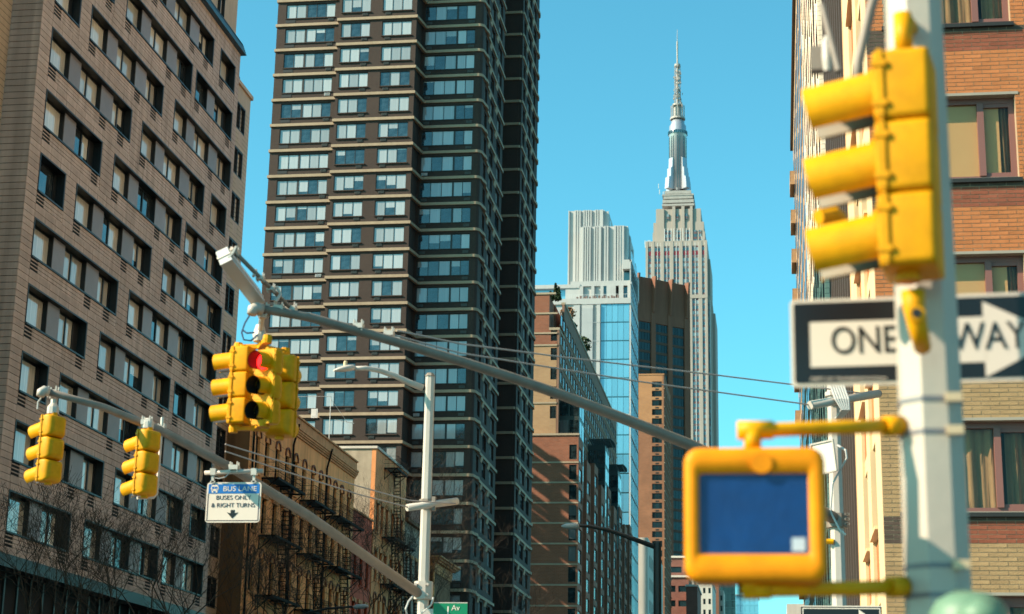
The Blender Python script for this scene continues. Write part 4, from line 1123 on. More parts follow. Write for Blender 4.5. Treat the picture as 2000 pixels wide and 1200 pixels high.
def skyscraper():
    Y = 1020.0
    p = lambda x, y: U(x, y, Y=Y)
    c = p(1322, 480).x
    t = thing('skyscraper', 'tall art deco limestone skyscraper with a silver mast and antenna at the street end', 'skyscraper', (c, Y + 30, 0))
    xm0, xm1 = p(1261, 480).x, p(1381, 480).x; zsh = p(1320, 471).z
    zb = p(1390, 577).z; zc = p(1320, 403).z
    q = MB()
    q.box(xm0, xm1, Y + 0.6, Y + 52, 0, zsh)
    q.box(xm1, p(1386, 500).x, Y + 7, Y + 46, 0, p(1385, 500).z)
    q.box(xm1, p(1389.5, 560).x, Y + 1.5, Y + 7, 0, zb); q.box(xm1, p(1391, 580).x, Y + 7, Y + 50, 0, zb - 4)
    q.box(p(1392, 610).x - 1, p(1396, 610).x, Y + 9, Y + 48, 0, p(1395, 605).z)
    # upper block in steps
    z428 = p(1374, 428).z; 
    q.box(p(1273.5, 440).x, p(1376, 440).x, Y + 5.2, Y + 44, zsh, p(1276, 450).z); q.box(p(1275, 440).x, p(1374, 440).x, Y + 5.3, Y + 43, zsh, z428)
    q.box(p(1280, 420).x, p(1368, 420).x, Y + 5.6, Y + 41, z428, zc)
    part('shaft', q, m_esb, t)
    # limestone piers between the window strips
    P_ = MB(); ST = MB(); MU = MB(); RS = MB()
    strips = [(1265.5, 1272.5), (1278, 1290.5), (1296.5, 1308.5), (1315, 1327), (1333, 1346), (1351, 1364), (1370.5, 1376.5)]
    edges = [1261] + [v for s in strips for v in s] + [1381]
    for a, b_ in zip(edges[::2], edges[1::2]): P_.box(p(a, 480).x, p(b_, 480).x, Y - 0.3, Y + 0.6, 0, zsh)
    ztop_s = p(1320, 481).z; zr0 = p(1320, 491).z; zr1 = p(1320, 499).z
    for a, b_ in strips:
        ST.box(p(a, 480).x + 0.01, p(b_, 480).x - 0.01, Y + 0.1, Y + 0.59, 0, ztop_s)
        P_.box(p(a, 480).x + 0.01, p(b_, 480).x - 0.01, Y - 0.1, Y + 0.59, ztop_s, zsh - 0.002)
        RS.box(p(a, 480).x + 0.02, p(b_, 480).x - 0.02, Y + 0.02, Y + 0.09, zr1, zr0)
        xs = [a, b_] + ([(a + b_) / 2] if b_ - a > 9 else [])
        for x in xs: MU.box(p(x, 480).x - 0.17, p(x, 480).x + 0.17, Y - 0.15, Y + 0.09, 0, ztop_s + 2.0)
    # lower right shoulder strips
    for a, b_ in ((1353, 1360), (1372, 1383)):
        pass
    for a, b_ in ((1383.5, 1386),):
        ST.box(p(a, 600).x, p(b_, 600).x, Y + 1.2, Y + 1.49, 0, zb - 4)
    MU.box(p(1387, 600).x - 0.2, p(1387, 600).x + 0.2, Y + 1.0, Y + 1.45, 0, zb - 3)
    RS.box(xm0 + 0.1, xm0 + 0.2, Y, Y + 0.1, 2, 3)
    # string line of the shoulder
    P_.box(p(1346, 577).x, xm1 + 0.02, Y - 0.42, Y - 0.303, p(1360, 583).z, p(1360, 576).z)
    # crown piers and windows
    for a, b_ in ((1281, 1296), (1312, 1318), (1330, 1336), (1347, 1352)): P_.box(p(a, 420).x, p(b_, 420).x, Y + 4.6, Y + 5.6, zsh, zc + (1.5 if b_ - a < 9 else 0))
    for a, b_ in ((1297, 1310), (1315.5, 1328), (1333, 1346)):
        a1, b1 = p(a + 1, 420).x, p(b_ - 1, 420).x
        ST.box(a1, b1, Y + 4.9, Y + 5.19, zsh + 0.5, p(1320, 446).z)
        ST.box(a1 + 1.0, b1 - 1.0, Y + 5.0, Y + 5.5, p(1320, 424).z, p(1320, 413).z)
        for x in (a, (a + b_) / 2, b_): MU.box(p(x, 440).x - 0.22, p(x, 440).x + 0.22, Y + 4.5, Y + 4.9, zsh + 0.3, p(1320, 442).z)
    for a, b_ in ((1354, 1360), (1364, 1369), (1283, 1288)): ST.box(p(a, 440).x, p(b_, 440).x, Y + 4.9, Y + 5.19, zsh + 0.5, p(1320, 446).z)
    part('pier', P_, m_esb, t); part('window_strip', ST, m_strip, t); part('mullion', MU, m_steelw, t); part('spandrel', RS, m_redsp, t)
    # observation deck
    q = MB(); cx = p(1324, 390).x; cy = Y + 22
    p9 = lambda x, y: U(x, y, Y=Y + 10)
    def sq(x0, x1, y0, y1): q.box(p9(x0, 390).x, p9(x1, 390).x, Y + 9 + (x0 - 1293) * 0.1, Y + 34, p9(1324, y1).z, p9(1324, y0).z)
    sq(1293, 1356, 399, 403); sq(1294, 1355, 391, 397); sq(1296, 1353, 383, 389); sq(1293.5, 1355, 380, 383); sq(1298, 1350, 373, 379)
    q.box(p(1291, 390).x, p(1359, 390).x, Y + 8, Y + 36, zc - 0.5, p(1324, 401).z)
    part('observation_deck', q, m_lat, t)
    # mast with winged buttresses
    p = lambda x, y: U(x, y, Y=cy)
    cx = p(1324, 300).x
    q = MB(); q.smooth = True
    r = lambda x0, x1: (p(x1, 300).x - p(x0, 300).x) / 2
    Z = lambda y: p(1324, y).z
    q.lathe([(r(1308, 1341), Z(374)), (r(1308, 1341), Z(268)), (r(1306.5, 1342), Z(266)), (r(1306.5, 1342), Z(258)), (r(1308, 1341), Z(256)), (r(1308, 1341), Z(248)), (r(1310.5, 1338), Z(244)), (r(1311.5, 1337), Z(238)), (r(1316, 1332), Z(234)), (r(1316, 1332), Z(230))], cx, cy, 0, 24)
    q.smooth = False
    part('mast', q, m_esbm, t)
    q = MB(); rr = r(1308, 1341)
    for k in range(24):
        a = k * math.pi / 12
        if k % 3 != 2: q.box(cx + (rr + 0.1) * math.cos(a) - 0.16, cx + (rr + 0.1) * math.cos(a) + 0.16, cy + (rr + 0.1) * math.sin(a) - 0.16, cy + (rr + 0.1) * math.sin(a) + 0.16, Z(372), Z(270))
        q.box(cx + (rr + 0.35) * math.cos(a + .13) - 0.5, cx + (rr + 0.35) * math.cos(a + .13) + 0.5, cy + (rr + 0.35) * math.sin(a + .13) - 0.5, cy + (rr + 0.35) * math.sin(a + .13) + 0.5, Z(265), Z(259))
    part('mast_window', q, m_teal, t)
    q = MB()
    for a in (45, 135, 225, 315):
        a = R(a); ca, sa = math.cos(a), math.sin(a); n_ = Vector((-sa, ca, 0)) * 1.7
        prof = [(rr * 0.6, Z(374)), (r(1299, 1348) * 1.22, Z(374)), (r(1300, 1347) * 1.18, Z(352)), (r(1303, 1345) * 1.12, Z(350)), (r(1303, 1345) * 1.1, Z(334)), (r(1305.5, 1342) * 1.08, Z(331)), (r(1306, 1342) * 1.04, Z(313)), (rr * 0.6, Z(308))]
        q.loft([[(cx + ca * d + sgn * n_.x, cy + sa * d + sgn * n_.y, z) for d, z in prof] for sgn in (-1, 1)])
    part('winged_buttress', q, m_esbm, t)
    # antenna stack
    q = MB()
    for y, x0, x1 in ((233, 1309.5, 1339.5), (206.5, 1313.5, 1335), (128, 1318, 1330)): q.lathe([(r(x0, x1), Z(y + 1.6)), (r(x0, x1), Z(y - 1.6))], cx, cy, 0, 16)
    q.lathe([(r(1317, 1331), Z(231)), (r(1317, 1331), Z(206))], cx, cy, 0, 12)
    q.lathe([(r(1321.5, 1326.5), Z(207)), (r(1321.8, 1326), Z(128)), (r(1322.3, 1325.5), Z(126)), (r(1322.3, 1325.5), Z(82)), (r(1323.2, 1324.6), Z(80)), (0.12, Z(58))], cx, cy, 0, 8)
    part('antenna', q, m_lat, t)
    q = MB()
    rnd = random.Random(5)
    for i in range(90):
        y = rnd.uniform(130, 205); a = rnd.uniform(0, 6.28); d = rnd.uniform(1.0, 2.6) * (1.25 if y > 178 else 1)
        s = rnd.uniform(0.2, 0.45); q.box(cx + d * math.cos(a) - s, cx + d * math.cos(a) + s, cy + d * math.sin(a) - s, cy + d * math.sin(a) + s, Z(y) - 0.6, Z(y) + 0.6)
    for k in range(8):
        a = k * math.pi / 4; d = 1.9
        q.box(cx + d * math.cos(a) - 0.12, cx + d * math.cos(a) + 0.12, cy + d * math.sin(a) - 0.12, cy + d * math.sin(a) + 0.12, Z(205), Z(130))
        q.box(cx + 4.0 * math.cos(a) - 0.3, cx + 4.0 * math.cos(a) + 0.3, cy + 4.0 * math.sin(a) - 0.3, cy + 4.0 * math.sin(a) + 0.3, Z(230), Z(207))
    part('lattice', q, m_lat, t, kind='stuff')
    q = MB()
    for i in range(26):
        x = rnd.choice((rnd.uniform(1262, 1275), rnd.uniform(1372, 1380), rnd.uniform(1293, 1356), rnd.uniform(1281, 1368)))
        z0 = zsh if x < 1276 or x > 1371 else zc if rnd.random() < 0.5 else Z(376)
        xx = p(x, 450).x; yy = Y + rnd.uniform(3, 12) if z0 == zsh else Y + rnd.uniform(10, 30); h = rnd.uniform(0.8, 4.0)
        q.box(xx - 0.2, xx + 0.2, yy, yy + 0.4, z0 - 0.2, z0 + h)
    part('roof_gear', q, m_steelw, t, kind='stuff')
skyscraper()

# ---------------------------------------------------------------- orange brick slab tower
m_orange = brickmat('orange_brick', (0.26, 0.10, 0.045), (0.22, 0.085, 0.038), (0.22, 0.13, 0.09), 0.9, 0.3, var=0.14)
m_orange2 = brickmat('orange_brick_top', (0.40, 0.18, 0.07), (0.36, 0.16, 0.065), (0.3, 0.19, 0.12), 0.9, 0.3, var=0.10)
def orange_tower():
    Y = 500.0; p = lambda x, y: U(x, y, Y=Y)
    x0, x1 = p(1225, 900).x, p(1297, 900).x; zt = p(1270, 733).z
    t = thing('apartment_tower', 'narrow orange brick apartment tower with one column of windows', 'tower', (x1 - 8, Y + 10, 0))
    xa, xb = p(1273.5, 900).x, p(1293, 900).x
    z0 = p(1283, 757).z; dz = (p(1283, 757).z - p(1283, 1050).z) / 16.0
    hol = [(xa, xb, z0 - dz * k, z0 - dz * k + 1.75) for k in range(0, 24)]
    zsp = p(1270, 826).z
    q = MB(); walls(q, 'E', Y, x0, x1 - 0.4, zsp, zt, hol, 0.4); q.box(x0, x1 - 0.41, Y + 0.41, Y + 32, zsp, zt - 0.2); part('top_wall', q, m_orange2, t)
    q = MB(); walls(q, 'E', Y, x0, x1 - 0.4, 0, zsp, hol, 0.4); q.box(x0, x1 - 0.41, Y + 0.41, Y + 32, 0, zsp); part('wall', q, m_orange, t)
    nh = [(Y + 2 + 3.4 * i, Y + 3.9 + 3.4 * i, z0 - dz * k, z0 - dz * k + 1.75) for k in range(-0, 24) for i in range(9)]
    q = MB(); walls(q, 'N', x1, Y, Y + 32, 0, zt, nh, 0.39); part('north_wall', q, m_orange, t)
    q = MB()
    for h in nh: q.box(x1 - 0.3, x1 - 0.25, h[0], h[1], h[2], h[3])
    part('north_panes', q, m_oglass, t, kind='stuff')
    q = MB()
    for k in range(0, 24):
        z = z0 - dz * k; q.box(x1 - 0.02, x1 + 0.25, Y, Y + 32, z - 0.4, z - 0.2)
    part('ledges', q, m_lime, t, kind='stuff')
    for h in hol[:24]:
        W = xb - xa
        window(t, 'E', Y, xa, h[2], W, 1.75, [(0.08, W * 0.3), (W * 0.33, W * 0.67), (W * 0.7, W - 0.08)], m_dframe, m_oglass if h[2] > 0 else m_oglass, d=0.12)
        def f():
            mb = MB(); mb.box(0, 0.95, -0.04, 0.2, 0, 0.4); return mb.mesh('vent', m_dframe)
        piece('vent', cached('ov', f), t, ((xa + xb) / 2 - 0.45, Y, h[2] - 0.75))
    q = MB(); q.box(x0, x1 + 0.1, Y - 0.1, Y + 32, zt + 0.002, zt + 0.4); part('coping', q, m_orange2, t)
orange_tower()

# ---------------------------------------------------------------- low blocks at the far street end
m_pale = mat('pale_stone', (0.52, 0.48, 0.42), 0.8, var=0.1, scale=0.2, streak=0.1)
m_maroon = brickmat('maroon_brick', (0.21, 0.07, 0.05), (0.17, 0.055, 0.04), (0.2, 0.13, 0.1), 0.9, 0.3)
def low_white():
    Y = 432.0; p = lambda x, y: U(x, y, Y=Y)
    x1 = p(1265, 1100).x; x0 = p(1230, 1100).x; zt = p(1258, 1050).z
    t = thing('office_block', 'low pale stone block beside the dark street lamp, foot of the orange tower', 'building', (x1 - 4, Y + 20, 0))
    hol = [(Y + 6 + 4.6 * i, Y + 8.6 + 4.6 * i, z, z + 3.0) for i in range(10) for z in (zt - 6.5, zt - 12, zt - 17.5, zt - 23)]
    q = MB(); q.box(x0 - 10, x1 - 0.4, Y, Y + 58, 0, zt - 0.02); walls(q, 'N', x1, Y + 0.003, Y + 58, 0, zt, hol, 0.39); part('wall', q, m_pale, t)
    for h in hol: window(t, 'N', x1, h[0], h[2], h[1] - h[0], 3.0, [(0.1, 1.2), (1.3, 2.5)], m_dframe, m_oglass, d=0.15)
low_white()
def farblock(name, label, Y, xa, xb, yt, m, depth=30, win=None, mw=None, cap=None, xn=None):
    p = lambda x, y: U(x, y, Y=Y)
    x0, x1, zt = p(xa, 1150).x, p(xb, 1150).x, p((xa + xb) / 2, yt).z
    t = thing(name, label, 'building', ((x0 + x1) / 2, Y + depth / 2, 0))
    hol = []
    if win:
        n, fh, wf, hf = win
        W = (x1 - x0) / n
        z = zt - fh
        while z > 2:
            for i in range(n): hol.append((x0 + W * (i + (1 - wf) / 2), x0 + W * (i + (1 + wf) / 2), z, z + fh * hf))
            z -= fh
    q = MB(); walls(q, 'E', Y, x0, x1, 0, zt, hol, 0.4); q.box(x0, x1, Y + 0.41, Y + depth, 0, zt - 0.05); part('wall', q, m, t)
    for h in hol:
        def f():
            mb = MB(); mb.box(0, h[1] - h[0], 0.2, 0.4, 0, h[3] - h[2]); return mb.mesh('window', mw)
        if h[2] > U(1400, 1215, Y=Y).z: piece('window', cached((label, 'w'), f), t, (h[0], Y, h[2]))
    if cap:
        q = MB(); q.box(x0 - 0.2, x1 + 0.3, Y - 0.4, Y + depth, zt + 0.002, zt + 0.6); part('coping', q, cap, t)
    return t, x0, x1, zt
farblock('maroon_block', 'maroon brick setback building with white parapet rails right of the orange tower', 560, 1299, 1337, 1090, m_maroon, 20, (1, 4.6, 0.7, 0.4), m_oglass, m_capst)
farblock('maroon_block', 'lower front tier of maroon brick with wide window bands', 545, 1299, 1345, 1128, m_maroon, 15, (2, 4.4, 0.75, 0.42), m_oglass, m_capst)
farblock('maroon_block', 'shaded maroon brick wall just left of the pedestrian signal', 530, 1340, 1362, 1146, m_maroon, 25, None, None, m_capst)
farblock('stone_block', 'pale stone building with small dark windows, below the pedestrian signal', 700, 1360, 1391, 1138, m_pale, 40, (3, 4.2, 0.45, 0.5), m_oglass, m_capst)
farblock('brown_block', 'thin brown roof block squeezed beside the pale stone building', 760, 1389, 1404, 1128, m_slab, 20)
farblock('stone_block', 'slender cream tower in front of the dark teal glass tower', 780, 1396, 1413, 1153, m_pale, 20, (2, 4.5, 0.4, 0.5), m_oglass)
farblock('glass_tower', 'dark teal glass tower left of the pale blue one at the street end', 1250, 1404, 1436, 1130, m_teal, 30, (4, 5.0, 0.86, 0.86), m_teal)
farblock('glass_tower', 'pale blue glass tower right of the dark teal one at the street end', 1400, 1435, 1481, 1163, m_sky_glass, 40, (5, 6.5, 0.88, 0.8), m_sky_glass, m_white2)

# unseen block added behind the dark tower to bar the brick block with shade
def shade_block():
    t = thing('unseen_shade_block', 'unseen tan block added behind the dark tower, its roof beams shaped to cast streaky shade', 'building', (-76, 238, 0))
    q = MB(); q.box(-90, -62, 226, 252, 0, 50); part('wall', q, m_tanbrick, t)
    q = MB(); rn = random.Random(4); z = 50.6
    while z < 70:
        h = rn.uniform(0.5, 2.0); q.box(-62.6, -62, 226, 252, z, z + h); z += h + rn.uniform(0.2, 0.55) * (1 + (z - 50) * 0.10)
    for y in (226, 234.5, 243, 251.4): q.box(-63.4, -62.7, y, y + 0.6, 50, 71)
    part('shade_beams', q, m_slab, t)
shade_block()
# ---------------------------------------------------------------- striped brick building on the right
m_bo = mat('brick_orange', (0.42, 0.14, 0.045), 0.85, var=0.14, scale=6, rand=0.16, bump=0.35, bscale=50)
m_br = mat('brick_red', (0.22, 0.06, 0.03), 0.85, var=0.16, scale=6, rand=0.2, bump=0.35, bscale=50)
m_bt = mat('brick_tan', (0.33, 0.205, 0.098), 0.85, var=0.12, scale=6, rand=0.13, bump=0.35, bscale=50)
m_bb = mat('brick_brown', (0.075, 0.048, 0.035), 0.85, var=0.14, scale=6, rand=0.18, bump=0.35, bscale=50)
m_mort = mat('mortar', (0.33, 0.235, 0.15), 0.95, var=0.12, scale=4)
m_mortd = mat('mortar_dark', (0.16, 0.095, 0.05), 0.95, var=0.12, scale=4)
m_rose = mat('rose_brown_frame', (0.20, 0.085, 0.07), 0.45, var=0.06)
m_sill = mat('dark_metal_sill', (0.02, 0.018, 0.016), 0.5)
m_silll = mat('grey_metal_sill', (0.30, 0.26, 0.21), 0.5)
m_curt = mat('curtain_grey', (0.36, 0.32, 0.26), 0.9, var=0.15, scale=2, rand=0.15)
m_shade = mat('roller_shade', (0.75, 0.64, 0.46), 0.9, var=0.05, scale=0.7)
m_room = mat('room_back', (0.12, 0.10, 0.07), 0.9, var=0.3, scale=0.6)
m_cream = mat('cream_pier', (0.62, 0.45, 0.26), 0.75, var=0.08, scale=0.8, streak=0.08)
m_opier = mat('orange_pier', (0.56, 0.30, 0.13), 0.8, var=0.1, scale=0.8)
def glassmat():
    m = bpy.data.materials.new('window_glass'); m.use_nodes = True; N = m.node_tree.nodes; L = m.node_tree.links
    for n in list(N): N.remove(n)
    o = N.new('ShaderNodeOutputMaterial'); mx = N.new('ShaderNodeMixShader'); tr = N.new('ShaderNodeBsdfTransparent'); gl = N.new('ShaderNodeBsdfGlossy')
    tr.inputs[0].default_value = (0.88, 0.80, 0.70, 1); gl.inputs['Roughness'].default_value = 0.02
    fr = N.new('ShaderNodeFresnel'); fr.inputs[0].default_value = 1.4
    ge = N.new('ShaderNodeNewGeometry'); su = N.new('ShaderNodeMath'); su.operation = 'SUBTRACT'; su.inputs[0].default_value = 1.0; L.new(ge.outputs['Backfacing'], su.inputs[1])
    mf = N.new('ShaderNodeMath'); mf.operation = 'MULTIPLY'; L.new(fr.outputs[0], mf.inputs[0]); L.new(su.outputs[0], mf.inputs[1])
    L.new(mf.outputs[0], mx.inputs[0]); L.new(tr.outputs[0], mx.inputs[1]); L.new(gl.outputs[0], mx.inputs[2]); L.new(mx.outputs[0], o.inputs[0])
    return m
m_glass = glassmat()

def right_building():
    Y = 30.0; XR = 1.775
    t = thing('brick_apartment_building', 'near brick building with orange, red and tan bands at the right edge', 'apartment building', (6, 36, 0))
    zz = lambda y: U(1950, y, Y=Y).z
    heads = [zz(1160), zz(815), zz(485), zz(182)]
    p_ = (heads[3] - heads[0]) / 3; heads = [heads[3] - p_ * (3 - i) for i in range(-2, 6)]
    H = zz(182) - zz(347)
    x0, x1 = 2.10, U(1986, 260, Y=Y).x + 0.0
    wins = []
    for h in heads:
        wins.append((x0, x1, h - H, h)); wins.append((x0 + 3.6, x1 + 3.6, h - H, h)); wins.append((x0 + 7.2, x1 + 7.2, h - H, h))
    q = MB()
    walls(q, 'E', Y + 0.004, XR + 0.004, 14, 0, 46, wins, 0.25); part('mortar_bed', q, m_mort, t)
    q = MB(); q.box(XR + 0.6, 14, Y + 1.6, 39, 0, 46); q.box(XR + 0.3, 14, Y + 0.3, 39, -0.02, 2); part('core', q, m_core, t)
    # bricks one by one, running bond
    ch = p_ / 39.0; bl = 0.305; g = 0.012
    def bm(m, w_):
        def f():
            mb = MB(); mb.box(g / 2, w_ - g / 2, 0, 0.10, g / 2, ch - g / 2); return mb.mesh('brick', m)
        return cached(('brick', m.name, round(w_, 3)), f)
    lst = []
    row = 0; z = 2.0
    nrow = int((19.5 - heads[0]) / ch)
    rnd = random.Random(3)
    base = heads[0] - 20 * ch
    for r in range(-5, 320):
        z = base + r * ch
        if z < 2.0: continue
        if z > 21.9: break
        # which floor: head below
        xs = XR + (0 if r % 2 else bl / 2) - bl
        while xs < 12.6:
            a, c = max(xs, XR), min(xs + bl, 12.6)
            xs += bl
            if c - a < 0.03: continue
            segs = [(a, c)]
            for w0, w1, zb, zt in wins[:]:
                if zb - 0.015 < z + ch * 0.5 < zt + 0.012:
                    ns = []
                    for s0, s1 in segs:
                        if s1 <= w0 or s0 >= w1: ns.append((s0, s1))
                        else:
                            if s0 < w0: ns.append((s0, w0))
                            if s1 > w1: ns.append((w1, s1))
                    segs = ns
            for s0, s1 in segs:
                if s1 - s0 > 0.03: lst.append((s0, s1, z, r))
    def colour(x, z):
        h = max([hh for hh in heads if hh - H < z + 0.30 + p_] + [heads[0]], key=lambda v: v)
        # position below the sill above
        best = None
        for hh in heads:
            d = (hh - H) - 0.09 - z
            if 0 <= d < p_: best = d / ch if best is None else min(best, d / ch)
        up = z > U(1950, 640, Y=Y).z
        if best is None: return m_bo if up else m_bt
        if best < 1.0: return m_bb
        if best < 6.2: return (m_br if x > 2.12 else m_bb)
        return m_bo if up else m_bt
    def vis(b):
        # bricks the lamp post and signals leave clear
        cx = 1000 + 0; X = (b[0] + b[1]) / 2
        return (X > 2.72 or X < 2.0) and 4.2 < b[2] < 16.6 and X < 4.35
    good = [b for b in lst if vis(b)]; rnd.shuffle(good)
    sel = set(id(b) for b in good[:300])
    rest = {}
    for b in lst:
        m = colour((b[0] + b[1]) / 2, b[2]); e = rnd.uniform(-0.0015, 0.0015)
        if id(b) in sel: piece('brick', bm(m, b[1] - b[0]), t, (b[0], Y - 0.002 + e, b[2]))
        else:
            mb = rest.setdefault(m.name, (MB(), m)); mb[0].box(b[0] + g / 2, b[1] - g / 2, Y - 0.002 + e, Y + 0.1, b[2] + g / 2, b[2] + ch - g / 2)
    q = MB(); mats = []
    for i, (nm, (mb, m)) in enumerate(rest.items()):
        b0 = len(q.v); q.v += mb.v; q.f += [tuple(b0 + k for k in f) for f in mb.f]; q.m += [i] * len(mb.f); q.sm += [False] * len(mb.f); mats.append(m)
    part('brick_courses', q, mats, t, kind='stuff')
    q = MB(); q.box(XR + 0.1, 14, Y + 0.27, Y + 1.6, 20, 46); part('rear_wall', q, m_bo, t)
    q = MB()
    q.box(12.7, 14, Y - 0.002, Y + 0.003, 2.0, 2.05); part('plinth', q, m_bb, t)
    # windows: fixed light, mullion, narrow casement; shade and curtains inside
    W = x1 - x0
    mu0 = U(1913, 280, Y=Y).x - x0; mu1 = U(1926, 280, Y=Y).x - x0
    styles = ['curtain', 'curtain', 'curtain', 'curtain', 'shade', 'shade', 'curtain', 'shade']
    for i, (w0, w1, zb, zt) in enumerate(wins):
        fl = i // 3
        def f():
            mb = MB(); d = 0.17
            mb.box(0, W, d, d + 0.09, 0, 0.09); mb.box(0, W, d, d + 0.09, H - 0.13, H); mb.box(0, 0.1, d, d + 0.09, 0.09, H - 0.13); mb.box(W - 0.1, W, d, d + 0.09, 0.09, H - 0.13)
            mb.box(mu0, mu1, d - 0.03, d + 0.09, 0.09, H - 0.13)
            mb.box(mu1, W - 0.1, d + 0.01, d + 0.07, 0.09, 0.15); mb.box(mu1, W - 0.1, d + 0.01, d + 0.07, H - 0.2, H - 0.13)
            return mb.mesh('window', m_rose)
        o = piece('window', cached('rbw', f), t, (w0, Y, zb))
        for a, c in ((0.1, mu0), (mu1, W - 0.1)):
            def f2():
                mb = MB(); mb.box(a, c, 0.215, 0.22, 0.09, H - 0.13); return mb.mesh('pane', m_glass)
            piece('pane', cached(('rbp', a), f2), o, (w0, Y, zb))
        st = styles[fl] if i % 3 == 0 else 'curtain'
        def f3():
            mb = MB(); mb.box(-0.3, W + 0.3, 1.2, 1.25, -0.3, H + 0.3); mb.box(-0.3, W + 0.3, 0.3, 1.2, H + 0.1, H + 0.12); return mb.mesh('room', m_room)
        piece('room', cached('rbroom', f3), o, (w0, Y, zb))
        def wave(a, c, zlo, zhi, amp=0.05, n=26, taper=0.0):
            mb = MB(); mb.smooth = True; rings = []
            for zq in (zlo, (zlo + zhi) / 2, zhi):
                k_ = taper * (1 - (zq - zlo) / (zhi - zlo))
                rings.append([(a + (c - a) * (j / n) * (1 - k_) + (c - a) * k_ * 0.5, 0.31 + amp * math.sin(j * 1.9 + zq) + amp * .6 * math.sin(j * 0.83), zq) for j in range(n + 1)])
            mb.loft(rings, False, False, closed=False); return mb.mesh('curtain', m_curt)
        if st == 'shade':
            def f4():
                mb = MB(); mb.box(0.1, mu1 + (W - mu1) * 0.50, 0.236, 0.24, 0.05, H); return mb.mesh('shade', m_shade)
            piece('shade', cached('rbsh', f4), o, (w0, Y, zb))
            piece('curtain', cached(('rbc', 1), lambda: wave(mu1 + 0.20, W - 0.05, 0.05, H, 0.04, 12, 0.25)), o, (w0, Y, zb))
        else:
            piece('curtain', cached(('rbc', 2), lambda: wave(0.05, mu0 + 0.05, 0.02, H, 0.05, 30)), o, (w0, Y, zb))
            piece('curtain', cached(('rbc', 3), lambda: wave(mu1 + 0.08, W, 0.02, H, 0.05, 14)), o, (w0, Y, zb))
        def f5():
            mb = MB(); mb.box(-0.05, W + 0.05, -0.07, 0.18, -0.09, -0.02); return mb.mesh('sill', m_sill)
        piece('sill', cached('rbsill', f5), o, (w0, Y, zb))
        def f6():
            mb = MB(); mb.box(0.0, W, -0.02, 0.18, -0.018, 0.0); return mb.mesh('sill_flashing', m_silll)
        piece('sill_flashing', cached('rbsf', f6), o, (w0, Y, zb))
        def f7():
            mb = MB(); mb.box(-0.06, W + 0.06, -0.012, 0.17, H - 0.03, H + 0.02); return mb.mesh('head_flashing', m_silll)
        piece('head_flashing', cached('rbhf', f7), o, (w0, Y, zb))
    # south face along the street: cream piers with tall windows between, brick panels below the sills
    q = MB(); c = MB(); o_ = MB()
    rec = [(31.6, 33.4), (34.6, 36.4)]
    piers = [(30.11, 31.6), (33.4, 34.6), (36.4, 39.0)]
    for a, b_ in piers: c = MB(); c.box(XR, XR + 0.6, a, b_, 0, 46); part('pier', c, m_cream, t)
    for h in heads:
        for a, b_ in rec:
            l1 = MB(); l1.box(XR + 0.06, XR + 0.5, a, b_, h - H - 0.95, h - H - 0.06); part('spandrel', l1, m_bo, t)
            l1 = MB(); l1.box(XR + 0.05, XR + 0.5, a, b_, h + 0.1, h - H - 0.95 + p_); part('lintel', l1, m_cream, t)
            def f():
                mb = MB(); mb.box(0.40, 0.44, 0, 1.8, 0, H); mb.cur = 1; mb.box(0.34, 0.42, 0.85, 0.95, 0, H); return mb.mesh('window', [m_dkglass, m_rose])
            piece('window', cached('rbs', f), t, (XR, a, h - H))
            l1 = MB(); l1.box(XR - 0.06, XR + 0.5, a, b_, h - H - 0.06, h - H); part('sill', l1, m_cream, t)
right_building()

m_dkfin = mat('dark_bronze_fin', (0.07, 0.05, 0.04), 0.5, var=0.15)
m_whbrick = brickmat('white_brick', (0.80, 0.70, 0.56), (0.74, 0.64, 0.50), (0.45, 0.38, 0.30), 0.5, 0.18, var=0.1)
m_bglass = mat('blue_black_glass', (0.03, 0.045, 0.07), 0.08, var=0.3, rand=0.4, ior=1.8)
def dark_building():
    t = thing('office_block', 'dark bronze block with upright fins between the striped brick and the white brick buildings', 'building', (8, 48, 0))
    X = 1.9; q = MB(); q.box(X + 0.25, 20, 39.05, 57, 0, 34); part('wall', q, m_dkglass, t)
    for i in range(13):
        def f():
            mb = MB(); mb.box(0, 0.27, 0, 0.28, 0, 34); return mb.mesh('fin', m_dkfin)
        piece('fin', cached('dkfin', f), t, (X, 39.2 + i * 1.45, 0))
    q = MB()
    for k in range(11): q.box(X + 0.15, X + 0.26, 39.1, 57, 1 + k * 3.1, 1.5 + k * 3.1)
    part('spandrel', q, m_dkfin, t)
    q = MB(); q.box(X - 0.12, X + 0.5, 39.02, 39.5, 0, 34); part('edge_strip', q, m_opier, t)
dark_building()
